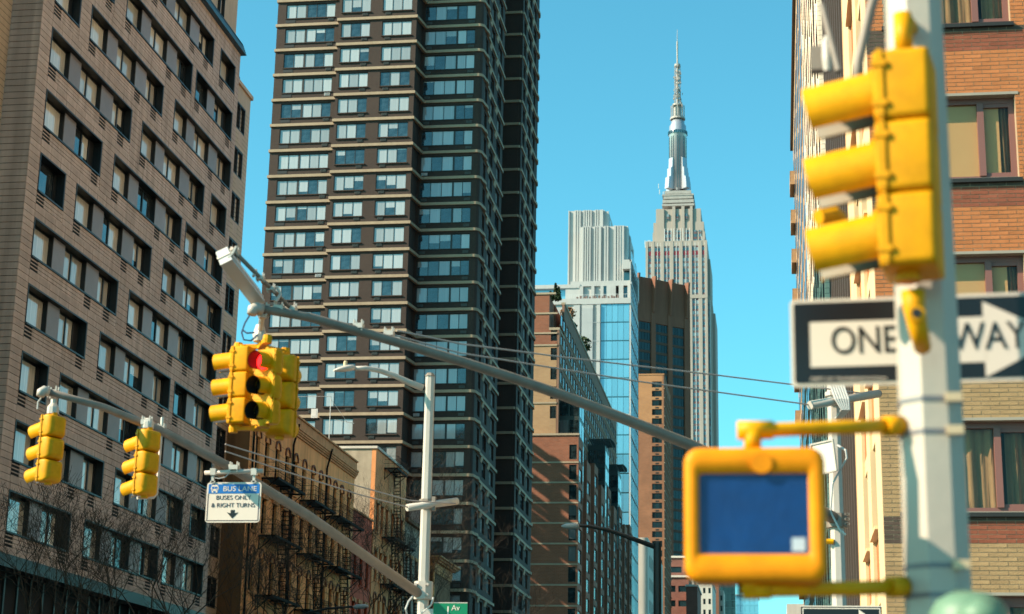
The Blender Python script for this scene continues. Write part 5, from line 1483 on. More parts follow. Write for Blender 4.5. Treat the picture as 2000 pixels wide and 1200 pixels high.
def white_brick_tower():
    t = thing('apartment_tower', 'white brick apartment tower seen edge on behind the yellow signal', 'tower', (8, 70, 0))
    X = 1.80; ya, yb = 57.1, 83.0
    fl = [2 + 2.9 * k for k in range(20)]; hol = []
    for z in fl:
        for i in range(8):
            y = ya + 0.7 + i * 3.2; hol.append((y, y + 1.9 + 0.25 * ((i * 7) % 3), z + 0.9, z + 2.5))
    q = MB(); walls(q, 'S', X, ya, yb, 0, 60, hol, 0.4); q.box(X + 0.42, 20, ya, yb, 0, 60); part('wall', q, m_whbrick, t)
    for h in hol: window(t, 'S', X, h[0], h[2], h[1] - h[0], 1.6, [(0.08, (h[1] - h[0]) / 2 - .03), ((h[1] - h[0]) / 2 + 0.03, h[1] - h[0] - 0.08)], m_dframe, m_bglass, d=-0.04, fd=0.08)
    q = MB()
    for i in range(9): q.box(X - 0.05, X - 0.003, ya + 0.02 + i * 3.2, ya + 0.5 + i * 3.2, 0, 60)
    part('pier', q, m_whbrick, t)
    for i in (1, 4, 6):
        for k in range(20):
            def f():
                mb = MB(); mb.box(-0.04, -0.002, 0, 1.6, 0, 0.7); return mb.mesh('infill_panel', m_opier if False else m_rose)
            piece('infill_panel', cached('wbi', f), t, (X, ya + 0.9 + i * 3.2, fl[k] + 0.1))
white_brick_tower()
def balcony_tower():
    t = thing('apartment_tower', 'tan apartment tower with stacked balconies beyond the white brick tower', 'tower', (10, 105, 0))
    X = 1.80; ya, yb, zt = 83.05, 125.6, 47.4
    q = MB(); hol = [(ya + 1 + 4.2 * i, ya + 3.4 + 4.2 * i, 3 + 2.9 * k, 4.7 + 2.9 * k) for i in range(10) for k in range(15)]
    walls(q, 'S', X, ya, yb, 0, zt, hol, 0.4); q.box(X + 0.42, 20, ya, yb, 0, zt - 0.1); part('wall', q, m_tanbrick, t)
    q = MB()
    for h in hol: q.box(X - 0.03, X + 0.3, h[0], h[1], h[2], h[3])
    part('panes', q, m_bglass, t, kind='stuff')
    for k in range(15):
        def f():
            mb = MB(); mb.box(-0.32, 0, 0, 3.0, 0, 0.18); mb.box(-0.32, -0.28, 0, 3, 0.18, 1.0); mb.box(-0.32, 0, 0, 0.05, 0.18, 1.0); return mb.mesh('balcony', m_tanbrick)
        piece('balcony', cached('balc', f), t, (X, 121, 2.6 + 2.9 * k))
    q = MB(); q.box(X - 0.2, 20, ya, yb + 0.1, zt + 0.002, zt + 0.5); part('coping', q, m_dkfin, t)
balcony_tower()
farblock('office_block', 'far pale block with dark windows down the street on the right', 240, 1536, 1600, 1180, m_pale, 60, (3, 3.4, 0.6, 0.55), m_oglass)
# unseen block added to bounce sunlight and give the panes something to look out on
b = MB(); b.box(20.1, 60, 30, 130, 0, 75); solo('bounce_block', b, m_tanbrick, 'plain unseen tan brick block added behind the right hand buildings to bounce light', 'building')
# ---------------------------------------------------------------- street furniture
m_yel = mat('signal_yellow', (0.68, 0.295, 0.002), 0.45, var=0.2, scale=7, ior=1.25, streak=0.24, bump=0.06, bscale=25)
m_amb = mat('crossing_yellow', (0.74, 0.24, 0.003), 0.45, var=0.18, scale=7, ior=1.25, streak=0.22)
m_visin = mat('visor_inside', (0.25, 0.21, 0.16), 0.6, var=0.1)
m_blk = mat('visor_black', (0.010, 0.010, 0.010), 0.6, var=0.0)
m_lred = mat('red_lens', (0.9, 0.01, 0.01), 0.3, var=0.0, emit=4.0)
m_loff = mat('dark_lens', (0.012, 0.012, 0.010), 0.15, var=0.0)
m_pole = mat('pole_grey', (0.45, 0.395, 0.345), 0.42, metal=0.0, var=0.07, scale=2.0, streak=0.2)
m_polew = mat('pole_white', (0.42, 0.365, 0.305), 0.45, var=0.06, scale=2.5, streak=0.22, bump=0.08, bscale=18)
m_arm = mat('arm_grey', (0.215, 0.172, 0.14), 0.5, var=0.18, scale=4, streak=0.12)
m_galv = mat('galvanised', (0.50, 0.45, 0.40), 0.4, metal=0.25, var=0.15, scale=8)
m_strap = mat('steel_strap', (0.16, 0.15, 0.16), 0.35, metal=0.2, var=0.1)
m_rust = mat('buckle', (0.55, 0.40, 0.25), 0.5, metal=0.3, var=0.2)
m_wire = mat('guy_wire', (0.30, 0.25, 0.23), 0.5, var=0.0)
m_cable = mat('blue_cable', (0.03, 0.05, 0.12), 0.5, var=0.0)
m_wcable = mat('grey_cable', (0.45, 0.44, 0.42), 0.5, var=0.0)
m_sblue = mat('sign_blue', (0.005, 0.13, 0.42), 0.4, var=0.03)
m_swhite = mat('sign_white', (0.68, 0.58, 0.49), 0.4, var=0.04)
m_sblack = mat('sign_black', (0.008, 0.008, 0.010), 0.35, var=0.0)
m_sgrey = mat('sign_brown_line', (0.06, 0.035, 0.05), 0.4, var=0.0)
m_sgreen = mat('sign_green', (0.0, 0.17, 0.075), 0.4, var=0.05)
m_screen = mat('sky_tinted_screen', (0.003, 0.030, 0.13), 0.3, var=0.22, scale=5, bump=0.2, bscale=14)  # reflected sky put into the base colour as blue
m_mint = mat('mint_green', (0.11, 0.20, 0.13), 0.5, var=0.06)
m_dkpole = mat('dark_pole', (0.035, 0.033, 0.032), 0.5, var=0.1)
m_lum = mat('lamp_head_grey', (0.48, 0.47, 0.45), 0.4, var=0.05)

def xf(mb, M, i0=0):
    for i in range(i0, len(mb.v)):
        p = M @ Vector(mb.v[i]); mb.v[i] = (p.x, p.y, p.z)
def facing(center, fx, fy):
    """local frame: front = -y, x to its left seen from the front"""
    f = Vector((fx, fy, 0)).normalized(); y = -f; z = Vector((0, 0, 1)); x = y.cross(z)
    return Matrix(((x.x, y.x, 0, center[0]), (x.y, y.y, 0, center[1]), (x.z, y.z, 1, center[2]), (0, 0, 0, 1)))
def rrect(w, h, r, n=4):
    pts = []
    for cx, cy, a0 in ((w - r, h - r, 0), (-w + r, h - r, 90), (-w + r, -h + r, 180), (w - r, -h + r, 270)):
        for k in range(n + 1): a = R(a0 + 90 * k / n); pts.append((cx + r * math.cos(a), cy + r * math.sin(a)))
    return pts
def signal_head(parent, center, fx, fy, s=0.30, lit=None, tilt=9, vlen=0.95, inside=None, myel=None, flat=0.0):
    """three section head: each section with a bulged back, a door rim, a visor open below and a lens"""
    M = facing(center, fx, fy); my = myel or m_yel; mi = inside or m_blk
    q = MB()
    for k in (1, 0, -1):
        z = k * s; i0 = len(q.v); q.smooth = True
        rings = []
        for y, sc in ((-0.03 * s / .3, 0.96), (0.0, 0.99), (0.09 * s / .3, 0.985), (0.13 * s / .3, 0.93), (0.165 * s / .3, 0.80), (0.185 * s / .3, 0.5)):
            sc = sc + (0.985 - sc) * flat if y > 0.1 * s / .3 and y < 0.18 * s / .3 else sc; sz = sc if sc < 0.95 else 0.995
            if flat and y > 0.18 * s / .3: sc = 0.94; sz = 0.975
            rings.append([(x, y, z + zz) for x, zz in rrect(s * 0.5 * sc, s * 0.497 * sz, s * 0.10)])
        q.loft(rings); q.smooth = False
        q.box(-s * .52, s * .52, -0.012, 0.006, z + s * 0.455, z + s * 0.49); q.box(-s * .52, s * .52, -0.012, 0.006, z - s * 0.49, z - s * 0.455)
        for sx in (-1, 1):
            q.box(sx * s * .49, sx * s * .53, -0.02, 0.01, z - s * .45, z + s * .45)
            for dz in (-.28, .28): q.box(sx * s * .5, sx * s * .55, -0.035, 0.025, z + s * dz - .012, z + s * dz + .012)
    q.tube([(0, 0.06, 1.48 * s), (0, 0.06, 1.62 * s)], 0.05 * s / .3, 10); q.tube([(0, 0.06, -1.48 * s), (0, 0.06, -1.6 * s)], 0.05 * s / .3, 10)
    xf(q, M); h = part('housing', q, my, parent)
    for k, nm in ((1, 'red'), (0, 'amber'), (-1, 'green')):
        z = k * s; v = MB(); n = 22; r0 = s * 0.375; L = s * vlen
        for layer, (dr, mi_) in enumerate(((0.0, 0), (-0.008, 1))):
            v.cur = mi_; v.smooth = True; rings = []
            for e in (0.0, 1.0):
                ring = []
                for i in range(n + 1):
                    a = R(-52 + 284 * i / n)  # from lower right over the top to lower left
                    ln = L * (0.97 + 0.03 * math.sin(a))
                    ring.append(((r0 + dr) * math.cos(a), -0.03 - e * ln, (r0 + dr) * math.sin(a)))
                rings.append(ring)
            v.loft(rings if layer == 0 else rings[::-1], False, False, closed=False)
        v.cur = 0; v.smooth = False
        v.tube([(0, -0.03, 0), (0, -0.045, 0)], s * 0.42, 22)
        T = Matrix.Translation((0, 0, z)) @ Matrix.Rotation(R(tilt), 4, 'X'); xf(v, M @ T)
        part('visor', v, [my, mi], h)
        l = MB(); l.smooth = True
        l.loft([[(r * math.cos(2 * math.pi * i / 18), y, r * math.sin(2 * math.pi * i / 18)) for i in range(18)] for r, y in ((s * .345, -0.046), (s * .27, -0.066), (s * .12, -0.078))])
        xf(l, M @ Matrix.Translation((0, 0, z)))
        part('lens', l, m_lred if nm == lit else m_loff, h, label='lit red lens' if nm == lit else None)
    return h

def interp(pxs, Ya, Yb):
    """points of a straight-in-plan arm: 1/Y runs evenly along the picture's x"""
    x0, x1 = pxs[0][0], pxs[-1][0]
    out = []
    for x, y in pxs:
        k = (x - x0) / (x1 - x0); out.append(U(x, y, Y=1 / ((1 - k) / Ya + k / Yb)))
    return out
def octpole(mb, x, y, z0, z1, r0, r1, rot=R(22.5)):
    rings = []
    for z, r in ((z0, r0), (z1, r1)): rings.append([(x + r * math.cos(rot + k * math.pi / 4), y + r * math.sin(rot + k * math.pi / 4), z) for k in range(8)])
    mb.loft(rings)
def bolts(mb, p, n, s, rnd):
    for i in range(n):
        d = Vector((rnd.uniform(-1, 1), rnd.uniform(-1, 1), rnd.uniform(-.6, .8))) * s
        mb.tube([p + d, p + d + Vector((0, 0, s * 0.5))], s * 0.22, 6)

rnd = random.Random(11)
# ---- far left mast arm pole with the street light (pole A)
YA = 30.0
pa = U(832, 1000, Y=YA)
t = thing('light_pole', 'tall pale octagonal pole left of centre with a curved lamp arm and a mast arm', 'street light', (pa.x, pa.y, 0.14))
ztop = U(833, 736, Y=YA).z
b = MB(); octpole(b, pa.x, pa.y, 0.14, ztop, 0.112, 0.084); part('pole', b, m_pole, t)
b = MB(); octpole(b, pa.x, pa.y, ztop, ztop + 0.06, 0.10, 0.06); part('cap', b, m_arm, t)
b = MB(); octpole(b, pa.x, pa.y, 0.13, 0.75, 0.26, 0.2); part('base', b, m_pole, t)
la = [U(x, y, Y=Yq) for x, y, Yq in ((826, 758, 30), (800, 748, 29.9), (770, 734, 29.7), (740, 724, 29.5), (715, 719.5, 29.3), (690, 720, 29.2))]
b = MB(); b.smooth = True; b.tube(la, [0.065, 0.058, 0.05, 0.045, 0.042, 0.04], 10); part('lamp_arm', b, m_pole, t)
hd = la[-1]; hl = (U(652, 724, Y=29.0) - hd)
b = MB(); ux = hl.normalized(); side = ux.cross(Vector((0, 0, 1))).normalized(); rings = []
for k, wd, th in ((-0.05, 0.045, 0.05), (0.05, 0.09, 0.07), (0.4, 0.125, 0.075), (0.75, 0.11, 0.05), (1.0, 0.05, 0.02)):
    c = hd + hl * k
    rings.append([c + side * (wd * math.cos(a)) + Vector((0, 0, th * math.sin(a) * (1.0 if math.sin(a) > 0 else 0.55))) for a in [i * math.pi / 6 for i in range(12)]])
b.smooth = True; b.loft(rings); lh = part('lamp_head', b, m_pole, t)
b = MB(); pcell = hd + hl * 0.42 + Vector((0, 0, 0.06)); b.lathe([(0.035, 0), (0.035, 0.07), (0.02, 0.09)], pcell.x, pcell.y, pcell.z, 10); part('photocell', b, m_rust, lh)
# cross tube for the guy wires
cA = [U(795, 992, Y=29.6), U(893, 979, Y=30.3)]
b = MB(); b.smooth = True; b.tube(cA, 0.062, 12); b.smooth = False; b.cur = 1; dA = (cA[1] - cA[0]).normalized(); b.tube([cA[1] - dA * 0.01, cA[1] + dA * 0.004], 0.05, 12); part('cross_tube', b, [m_pole, m_blk], t)
b = MB()
for dz in (-0.06, 0.0, 0.06): octpole(b, pa.x, pa.y, U(832, 985, Y=YA).z + dz - 0.02, U(832, 985, Y=YA).z + dz + 0.02, 0.125, 0.125)
b.box(pa.x + 0.11, pa.x + 0.17, pa.y - 0.08, pa.y + 0.02, U(832, 985, Y=YA).z - 0.12, U(832, 985, Y=YA).z + 0.12)
part('clamp', b, m_arm, t)
armA = interp([(92, 765), (200, 795), (318, 843), (455, 916), (600, 1006), (818, 1160)], 24.4, 29.9)
b = MB(); b.smooth = True; b.tube(armA, [0.05, 0.058, 0.068, 0.073, 0.078, 0.085], 12); 
part('mast_arm', b, m_arm, t)
b = MB(); b.smooth = True; e = armA[0]; d = (armA[0] - armA[1]).normalized()
b.tube([e - d * 0.02, e + d * 0.05, e + d * 0.09 + Vector((0, 0, -0.03)), e + d * 0.10 + Vector((0, 0, -0.10))], [0.07, 0.075, 0.07, 0.06], 12); part('end_cap', b, m_pole, t)
za = U(832, 1155, Y=YA).z
b = MB(); octpole(b, pa.x, pa.y, za - 0.14, za + 0.16, 0.165, 0.165); 
for sx in (-1, 1):
    for dz in (-.08, .1): b.tube([(pa.x + sx * 0.1, pa.y - 0.13, za + dz), (pa.x + sx * 0.1, pa.y - 0.19, za + dz)], 0.025, 6)
part('arm_socket', b, m_pole, t)
b = MB(); b.tube([U(806, 1105 + 60, Y=29.6), U(798, 1175, Y=29.5), U(792, 1190, Y=29.5), U(796, 1205, Y=29.6), U(812, 1215, Y=29.8)], 0.018, 6)
b.tube([U(846, 1168, Y=29.7), U(842, 1182, Y=29.5), U(826, 1196, Y=29.6), U(815, 1204, Y=29.7)], 0.016, 6); part('cable', b, m_wcable, t)

def clamp(mb, p, s=0.07):
    mb.box(p.x - s, p.x + s, p.y - s, p.y + s, p.z - s * 0.5, p.z + s * 0.5)
    for sx in (-.8, .8):
        for sy in (-.6, .6): mb.tube([p + Vector((sx * s, sy * s, -s)), p + Vector((sx * s, sy * s, s * 1.3))], s * 0.18, 6)
# hanging signals on arm A
for pxc, pyc, Yq, lab, ptop in ((82, 878, 24.6, 'leftmost yellow traffic signal hanging from the tip of the long arm', (97, 768)), (269, 905, 25.5, 'yellow traffic signal with a peeling patch hung at mid arm beside the vertical rod', (270, 826))):
    c = U(pxc, pyc, Y=Yq)
    t = thing('traffic_signal', lab, 'traffic signal', (c.x, c.y, c.z), group='traffic signals on the far left arm')
    signal_head(t, (c.x + 0.10, c.y, c.z), -0.80, 0.42, s=0.335, tilt=10, vlen=1.0)
    tp = U(ptop[0], ptop[1], Y=Yq)
    b = MB(); b.tube([(c.x + 0.12, c.y, c.z + 0.5), (c.x + 0.12, c.y, tp.z - 0.1)], 0.05, 8); b.lathe([(0.09, 0), (0.09, 0.1), (0.05, 0.16)], c.x + 0.12, c.y, c.z + 0.53, 10)
    clamp(b, Vector((c.x + 0.1, c.y, tp.z)), 0.075); part('hanger', b, m_galv, t)
    if pxc > 200:
        r0 = U(316, 838, Y=Yq + 0.4); r1 = U(306, 965, Y=Yq + 0.3)
        b = MB(); b.tube([r0, r1, U(300, 972, Y=Yq + 0.2), U(268, 973, Y=Yq)], 0.024, 8); part('brace_rod', b, m_galv, t)
        b = MB(); clamp(b, r0, 0.06); b.tube([r0 - Vector((0, 0, .1)), r0 + Vector((0, 0, .18))], 0.03, 8); part('rod_clamp', b, m_galv, t)
    else:
        b = MB(); b.tube([U(96, 762, Y=24.4), U(84, 772, Y=24.4), U(74, 786, Y=24.4), U(73, 800, Y=24.4)], 0.014, 6); part('cable', b, m_wcable, t)

# bus lane sign under arm A
YS = 26.6
s0, s1 = U(400, 1021, Y=YS), U(511, 942, Y=YS)
W = s1.x - s0.x; H = s1.z - s0.z; cx, cz = (s0.x + s1.x) / 2, (s0.z + s1.z) / 2
t = thing('bus_lane_sign', 'white sign with a blue BUS LANE header hanging below the far arm', 'traffic sign', (cx, YS, cz))
def plate(w, h, r, y0, y1, cx=cx, cz=cz):
    q = MB(); ring = rrect(w / 2, h / 2, r); q.loft([[(cx + x, y, cz + z) for x, z in ring] for y in (y0, y1)]); return q
part('plate', plate(W, H, 0.05, YS, YS + 0.01), m_swhite, t)
zs = cz + H / 2 - 0.028 - H * 0.235
b = MB(); b.box(cx - W / 2 + 0.028, cx + W / 2 - 0.028, YS - 0.004, YS, zs, cz + H / 2 - 0.03); part('blue_header', b, m_sblue, t)
b = MB(); wl = 0.012; x0, x1, z0 = cx - W / 2 + 0.022, cx + W / 2 - 0.022, cz - H / 2 + 0.024
b.box(x0, x0 + wl, YS - 0.003, YS, z0, zs); b.box(x1 - wl, x1, YS - 0.003, YS, z0, zs); b.box(x0 + wl, x1 - wl, YS - 0.003, YS, z0, z0 + wl); part('border_line', b, m_sgrey, t)
rt = (R(90), 0, 0)
text('BUS LANE', H * 0.175, t, m_swhite, (cx + W * 0.11, YS - 0.006, (zs + cz + H / 2 - 0.03) / 2 - 0.004), rt, sx=1.12)
text('BUSES ONLY', H * 0.15, t, m_sgrey, (cx, YS - 0.004, cz + H * 0.115), rt, sx=1.06, thin=-0.0008)
text('& RIGHT TURNS', H * 0.15, t, m_sgrey, (cx, YS - 0.004, cz - H * 0.075), rt, sx=1.03, thin=-0.0008)
b = MB(); az = cz - H * 0.30
b.box(cx - 0.032, cx + 0.032, YS - 0.004, YS, az + 0.01, az + 0.07)
b0 = len(b.v); b.v += [(cx - 0.095, YS - 0.004, az + 0.035), (cx, YS - 0.004, az - 0.065), (cx + 0.095, YS - 0.004, az + 0.035), (cx, YS - 0.004, az + 0.008)]; b.face((b0, b0 + 1, b0 + 2, b0 + 3)); part('arrow', b, m_sblack, t)
b = MB(); bx, bz = cx - W * 0.355, (zs + cz + H / 2 - 0.03) / 2
for a in ((-.055, .055, -.035, .052), (-.062, -.055, -.01, .03), (.055, .062, -.01, .03), (-.045, -.02, -.06, -.035), (.02, .045, -.06, -.035), (-.04, .04, .052, .064)):
    b.box(bx + a[0], bx + a[1], YS - 0.006, YS - 0.0045, bz + a[2], bz + a[3])
b.cur = 1; b.box(bx - .045, bx - .004, YS - 0.008, YS - 0.0065, bz + .0, bz + .034); b.box(bx + .004, bx + .045, YS - 0.008, YS - 0.0065, bz + .0, bz + .034)
for sx in (-1, 1): b.box(bx + sx * .04 - .01, bx + sx * .04 + .01, YS - 0.008, YS - 0.0065, bz - .024, bz - .012)
part('bus_symbol', b, [m_swhite, m_sblue], t)
p0, p1 = U(400, 924, Y=YS), U(514, 920, Y=YS)
b = MB(); b.smooth = True; b.tube([p0, p1], 0.036, 10); part('hanger_tube', b, m_pole, t)
b = MB()
for px_ in (417, 497):
    a = U(px_, 922, Y=YS); b.box(a.x - .045, a.x + .045, YS - .045, YS + .045, a.z - 0.055, a.z + .05); b.box(a.x - .02, a.x + .02, YS - .02, YS + .02, cz + H / 2 - 0.02, a.z)
    b.box(a.x - .04, a.x + .04, YS - .02, YS + .02, cz + H / 2 - 0.005, cz + H / 2 + 0.02)
a = U(458, 914, Y=YS); clamp(b, a, 0.07); b.tube([a, U(458, 922, Y=YS)], 0.03, 8); b.tube([U(450, 908, Y=YS), U(450, 920, Y=YS)], 0.03, 8)
part('hanger_clamp', b, m_galv, t)
b = MB(); b.tube([U(452, 920, Y=YS - .05), U(440, 932, Y=YS - .05), U(428, 935, Y=YS - .05), U(420, 934, Y=YS - .05)], 0.008, 5); part('safety_wire', b, m_wcable, t)

# green street name sign on pole A
YG = 29.7; g0, g1 = U(845, 1240, Y=YG), U(913, 1178, Y=YG)
t = thing('street_name_sign', 'green street name sign reading 1 Av, fixed right of the pale pole', 'street sign', ((g0.x + g1.x) / 2, YG, g0.z))
b = MB(); b.box(g0.x, g1.x, YG, YG + 0.02, g0.z, g1.z); part('plate', b, m_sgreen, t)
b = MB(); b.box(g0.x, g1.x, YG - 0.002, YG + 0.022, g1.z - 0.006, g1.z + 0.010); part('rim', b, m_pole, t)
a = U(875, 1193, Y=YG); text('1', 0.24, t, m_swhite, (a.x, YG - 0.004, a.z - 0.02), rt)
a = U(890, 1188, Y=YG); text('Av', 0.13, t, m_swhite, (a.x, YG - 0.004, a.z), rt)
b = MB(); b.box(pa.x, g0.x + 0.05, YG + 0.02, YG + 0.06, g1.z - 0.3, g1.z - 0.1); part('bracket', b, m_galv, t)

# ---- pole B behind the pedestrian signal, with the near mast arm
YB = 26.0
pb = U(1634, 1000, Y=YB)
t = thing('mast_arm_pole', 'pale octagonal pole behind the pedestrian signal carrying the long arm across the view', 'pole', (pb.x, pb.y, 0.13))
ztb = U(1630, 700, Y=YB).z
b = MB(); octpole(b, pb.x, pb.y, 0.13, ztb, 0.125, 0.095); part('pole', b, m_pole, t)
b = MB(); octpole(b, pb.x, pb.y, ztb, ztb + .06, 0.10, 0.06); part('cap', b, m_pole, t)
b = MB(); octpole(b, pb.x, pb.y, 0.13, 0.75, 0.26, 0.2); part('base', b, m_pole, t)
armB = interp([(505, 603), (600, 619), (700, 647), (800, 676), (900, 706), (1000, 738), (1100, 773), (1200, 811), (1345, 868), (1480, 930), (1628, 1012)], 19.7, 25.9)
b = MB(); b.smooth = True; b.tube(armB, [0.052, 0.055, 0.058, 0.061, 0.064, 0.067, 0.070, 0.074, 0.079, 0.085, 0.09], 14); part('mast_arm', b, m_arm, t)
b = MB(); b.smooth = True; e = armB[0]; d = (armB[0] - armB[1]).normalized()
b.tube([e - d * 0.05, e + d * 0.03, e + d * 0.07 + Vector((0, 0, -0.02)), e + d * 0.085 + Vector((0, 0, -0.09))], [0.068, 0.075, 0.07, 0.055], 12); part('end_cap', b, m_pole, t)
zb_ = U(1634, 1018, Y=YB).z
b = MB(); octpole(b, pb.x, pb.y, zb_ - 0.10, zb_ + 0.10, 0.16, 0.16)
for k in range(3):
    for dz in (-.07, 0, .07): b.tube([(pb.x + .12 + .02 * k, pb.y - .14, zb_ + dz), (pb.x + .12 + .02 * k, pb.y - .2, zb_ + dz)], 0.02, 6)
part('arm_socket', b, m_arm, t)
cB = [U(1582, 792, Y=25.4), U(1716, 769, Y=26.4)]
b = MB(); b.smooth = True; b.tube(cB, 0.062, 12); b.smooth = False; dB = (cB[1] - cB[0]).normalized(); b.cur = 1; b.tube([cB[1] - dB * .01, cB[1] + dB * .02], 0.052, 12); part('cross_tube', b, [m_pole, m_blk], t)
b = MB(); zc_ = U(1632, 780, Y=YB).z
for dz in (-.07, .07): octpole(b, pb.x, pb.y, zc_ + dz - .03, zc_ + dz + .03, 0.13, 0.13)
part('clamp', b, m_pole, t)
b = MB()
for k in range(6):
    x_ = 1622 + k * 5; b.tube([U(x_, 752, Y=25.7), U(x_ + 10, 780, Y=25.6), U(x_ + 22 - k * 2, 800, Y=25.6), U(1632 + k * 2, 818, Y=25.8)], 0.016, 6)
b.tube([U(1636, 870, Y=25.7), U(1652, 880, Y=25.6), U(1654, 895, Y=25.6), U(1640, 920, Y=25.7), U(1626, 945, Y=25.7), U(1622, 1000, Y=25.75), U(1640, 1035, Y=25.7), U(1652, 1045, Y=25.7)], 0.016, 6)
part('cable', b, m_wcable, t)
b = MB(); b.tube([U(1614, 1058, Y=25.9), U(1628, 1058, Y=25.9)], 0.04, 8); part('yellow_nipple', b, m_yel, t)
# guy wires as parts of the pole they hold the arm from
b = MB()
for pts, Ya, Yb in (([(775, 646), (900, 672), (1100, 698), (1245, 715), (1400, 733), (1545, 751), (1706, 771)], 21.2, 26.3), ([(770, 655), (900, 690), (1100, 722), (1245, 745), (1400, 766), (1590, 792)], 21.2, 25.5)):
    b.tube(interp(pts, Ya, Yb), 0.011, 6)
part('guy_wires', b, m_wire, t, label='two guy wires')
tA = bpy.data.objects['light_pole']
b = MB()
for pts, Ya, Yb in (([(440, 868), (560, 905), (700, 950), (800, 978), (890, 984)], 26.2, 30.2), ([(440, 882), (560, 922), (700, 966), (797, 991)], 26.2, 29.6)):
    b.tube(interp(pts, Ya, Yb), 0.012, 6)
part('guy_wires', b, m_wire, tA, label='two guy wires')
b = MB()
for p in (armB[2] + Vector((0, 0, 0.06)), U(760, 652, Y=21.0), U(545, 603, Y=19.9)): clamp(b, p, 0.06)
part('wire_clamp', b, m_galv, t)
# white panel on pole B
YP = 25.6
t = thing('blank_sign', 'white rectangular panel with rounded corners fixed to the pole behind the pedestrian signal', 'sign', (U(1612, 895, Y=YP).x, YP, U(1612, 895, Y=YP).z))
M_ = [U(1582, 868, Y=YP + .1), U(1627, 858, Y=YP - .05), U(1635, 920, Y=YP - .05), U(1590, 932, Y=YP + .1)]
n_ = (M_[1] - M_[0]).cross(M_[3] - M_[0]).normalized()
if n_.y > 0: n_ = -n_
cM = sum(M_, Vector()) / 4
def inset(k, off): return [cM + (p - cM) * k + n_ * off for p in M_]
b = MB(); b.hexa([*inset(1.0, -0.03), *inset(1.0, 0.0)]); part('plate', b, m_swhite, t)
b = MB(); A, B_ = inset(1.0, 0.004), inset(0.9, 0.004); A2, B2 = inset(1.0, 0.016), inset(0.9, 0.016)
for i in range(4):
    j = (i + 1) % 4; b.hexa([A[i], A[j], B_[j], B_[i], A2[i], A2[j], B2[j], B2[i]])
part('frame', b, m_pole, t)
# low one way sign on pole B
YO = 25.7; o0, o1 = U(1566, 1260, Y=YO), U(1722, 1186, Y=YO)
t = thing('one_way_sign', 'black one way sign with white edge at the bottom, lower on the far pole', 'traffic sign', ((o0.x + o1.x) / 2, YO, o0.z))
b = MB(); b.box(o0.x, o1.x, YO, YO + 0.01, o0.z, o1.z); part('plate', b, m_sblack, t)
b = MB(); wl = 0.014
b.box(o0.x + .02, o1.x - .02, YO - .003, YO, o1.z - .03, o1.z - .03 + wl); b.box(o0.x + .02, o0.x + .02 + wl, YO - .003, YO, o0.z, o1.z - .03); b.box(o1.x - .02 - wl, o1.x - .02, YO - .003, YO, o0.z, o1.z - .03)
b.box(o0.x - 0.012, o1.x + 0.012, YO - 0.002, YO + .012, o1.z, o1.z + .015)
part('border_line', b, m_swhite, t)
b = MB(); ax = U(1690, 1200, Y=YO).x; zt_ = U(1690, 1188, Y=YO).z
b0 = len(b.v); b.v += [(ax - .09, YO - .004, zt_ - .02), (ax + .24, YO - .004, zt_ - .26), (ax - .09, YO - .004, zt_ - .5)]; b.face((b0, b0 + 2, b0 + 1)); b.box(o0.x + .1, ax - .09, YO - .004, YO - .001, zt_ - .40, zt_ - .14); part('arrow', b, m_swhite, t)

# three way signal cluster at the tip of arm B
c0 = U(499, 755, Y=20.0)
t = thing('traffic_signal', 'three way yellow signal cluster with its red light lit at the near arm tip', 'traffic signal', (c0.x, c0.y, c0.z))
cc = U(461, 756, Y=20.05); signal_head(t, cc, -0.97, 0.10, s=0.315, tilt=5, vlen=0.80, flat=0.9)
c1 = U(517, 756, Y=19.7); signal_head(t, c1, -0.40, -0.92, s=0.300, lit='red', tilt=5, vlen=0.62)
c2 = U(553, 776, Y=20.35); signal_head(t, c2, 0.05, 1.0, s=0.335, tilt=4, vlen=0.8)
for zz, sg in ((c0.z + 0.50, 1), (c0.z - 0.50, -1)):
    b = MB()
    hub = Vector((c0.x + 0.02, c0.y + 0.05, zz)); b.lathe([(0.05, -0.03), (0.05, 0.03)], hub.x, hub.y, zz, 10)
    for c_ in (cc, c1, c2):
        e = Vector((c_.x, c_.y, zz)); n_ = (e - hub); s_ = n_.cross(Vector((0, 0, 1))).normalized() * 0.035
        b.hexa([hub - s_ + Vector((0, 0, -.025)), hub + s_ + Vector((0, 0, -.025)), e + s_ + Vector((0, 0, -.025)), e - s_ + Vector((0, 0, -.025)), hub - s_ + Vector((0, 0, .025)), hub + s_ + Vector((0, 0, .025)), e + s_ + Vector((0, 0, .025)), e - s_ + Vector((0, 0, .025))])
        b.lathe([(0.055, -0.05), (0.06, 0.0), (0.05, 0.05)], e.x, e.y, zz, 10)
    part('frame_arm', b, m_yel, t)
b = MB(); hp = U(507, 655, Y=20.0); tp = U(513, 612, Y=19.8)
b.tube([(c0.x + .02, c0.y + .05, c0.z + 0.48), hp, tp], 0.035, 8); b.lathe([(0.075, -.08), (0.085, 0.0), (0.05, 0.12)], hp.x, hp.y, hp.z, 12); b.lathe([(0.05, -.06), (0.07, 0.02), (0.07, 0.08)], tp.x, tp.y, tp.z, 10); clamp(b, tp + Vector((0, 0, .03)), 0.07); part('hanger', b, m_galv, t)
b = MB()
b.tube([U(490, 612, Y=19.8), U(478, 632, Y=19.8), U(472, 650, Y=19.8), U(476, 664, Y=19.8), U(490, 666, Y=19.85), U(503, 655, Y=19.9)], 0.011, 6)
b.tube([U(474, 645, Y=19.8), U(482, 651, Y=19.8), U(498, 650, Y=19.85)], 0.010, 6); part('cable', b, m_cable, t)

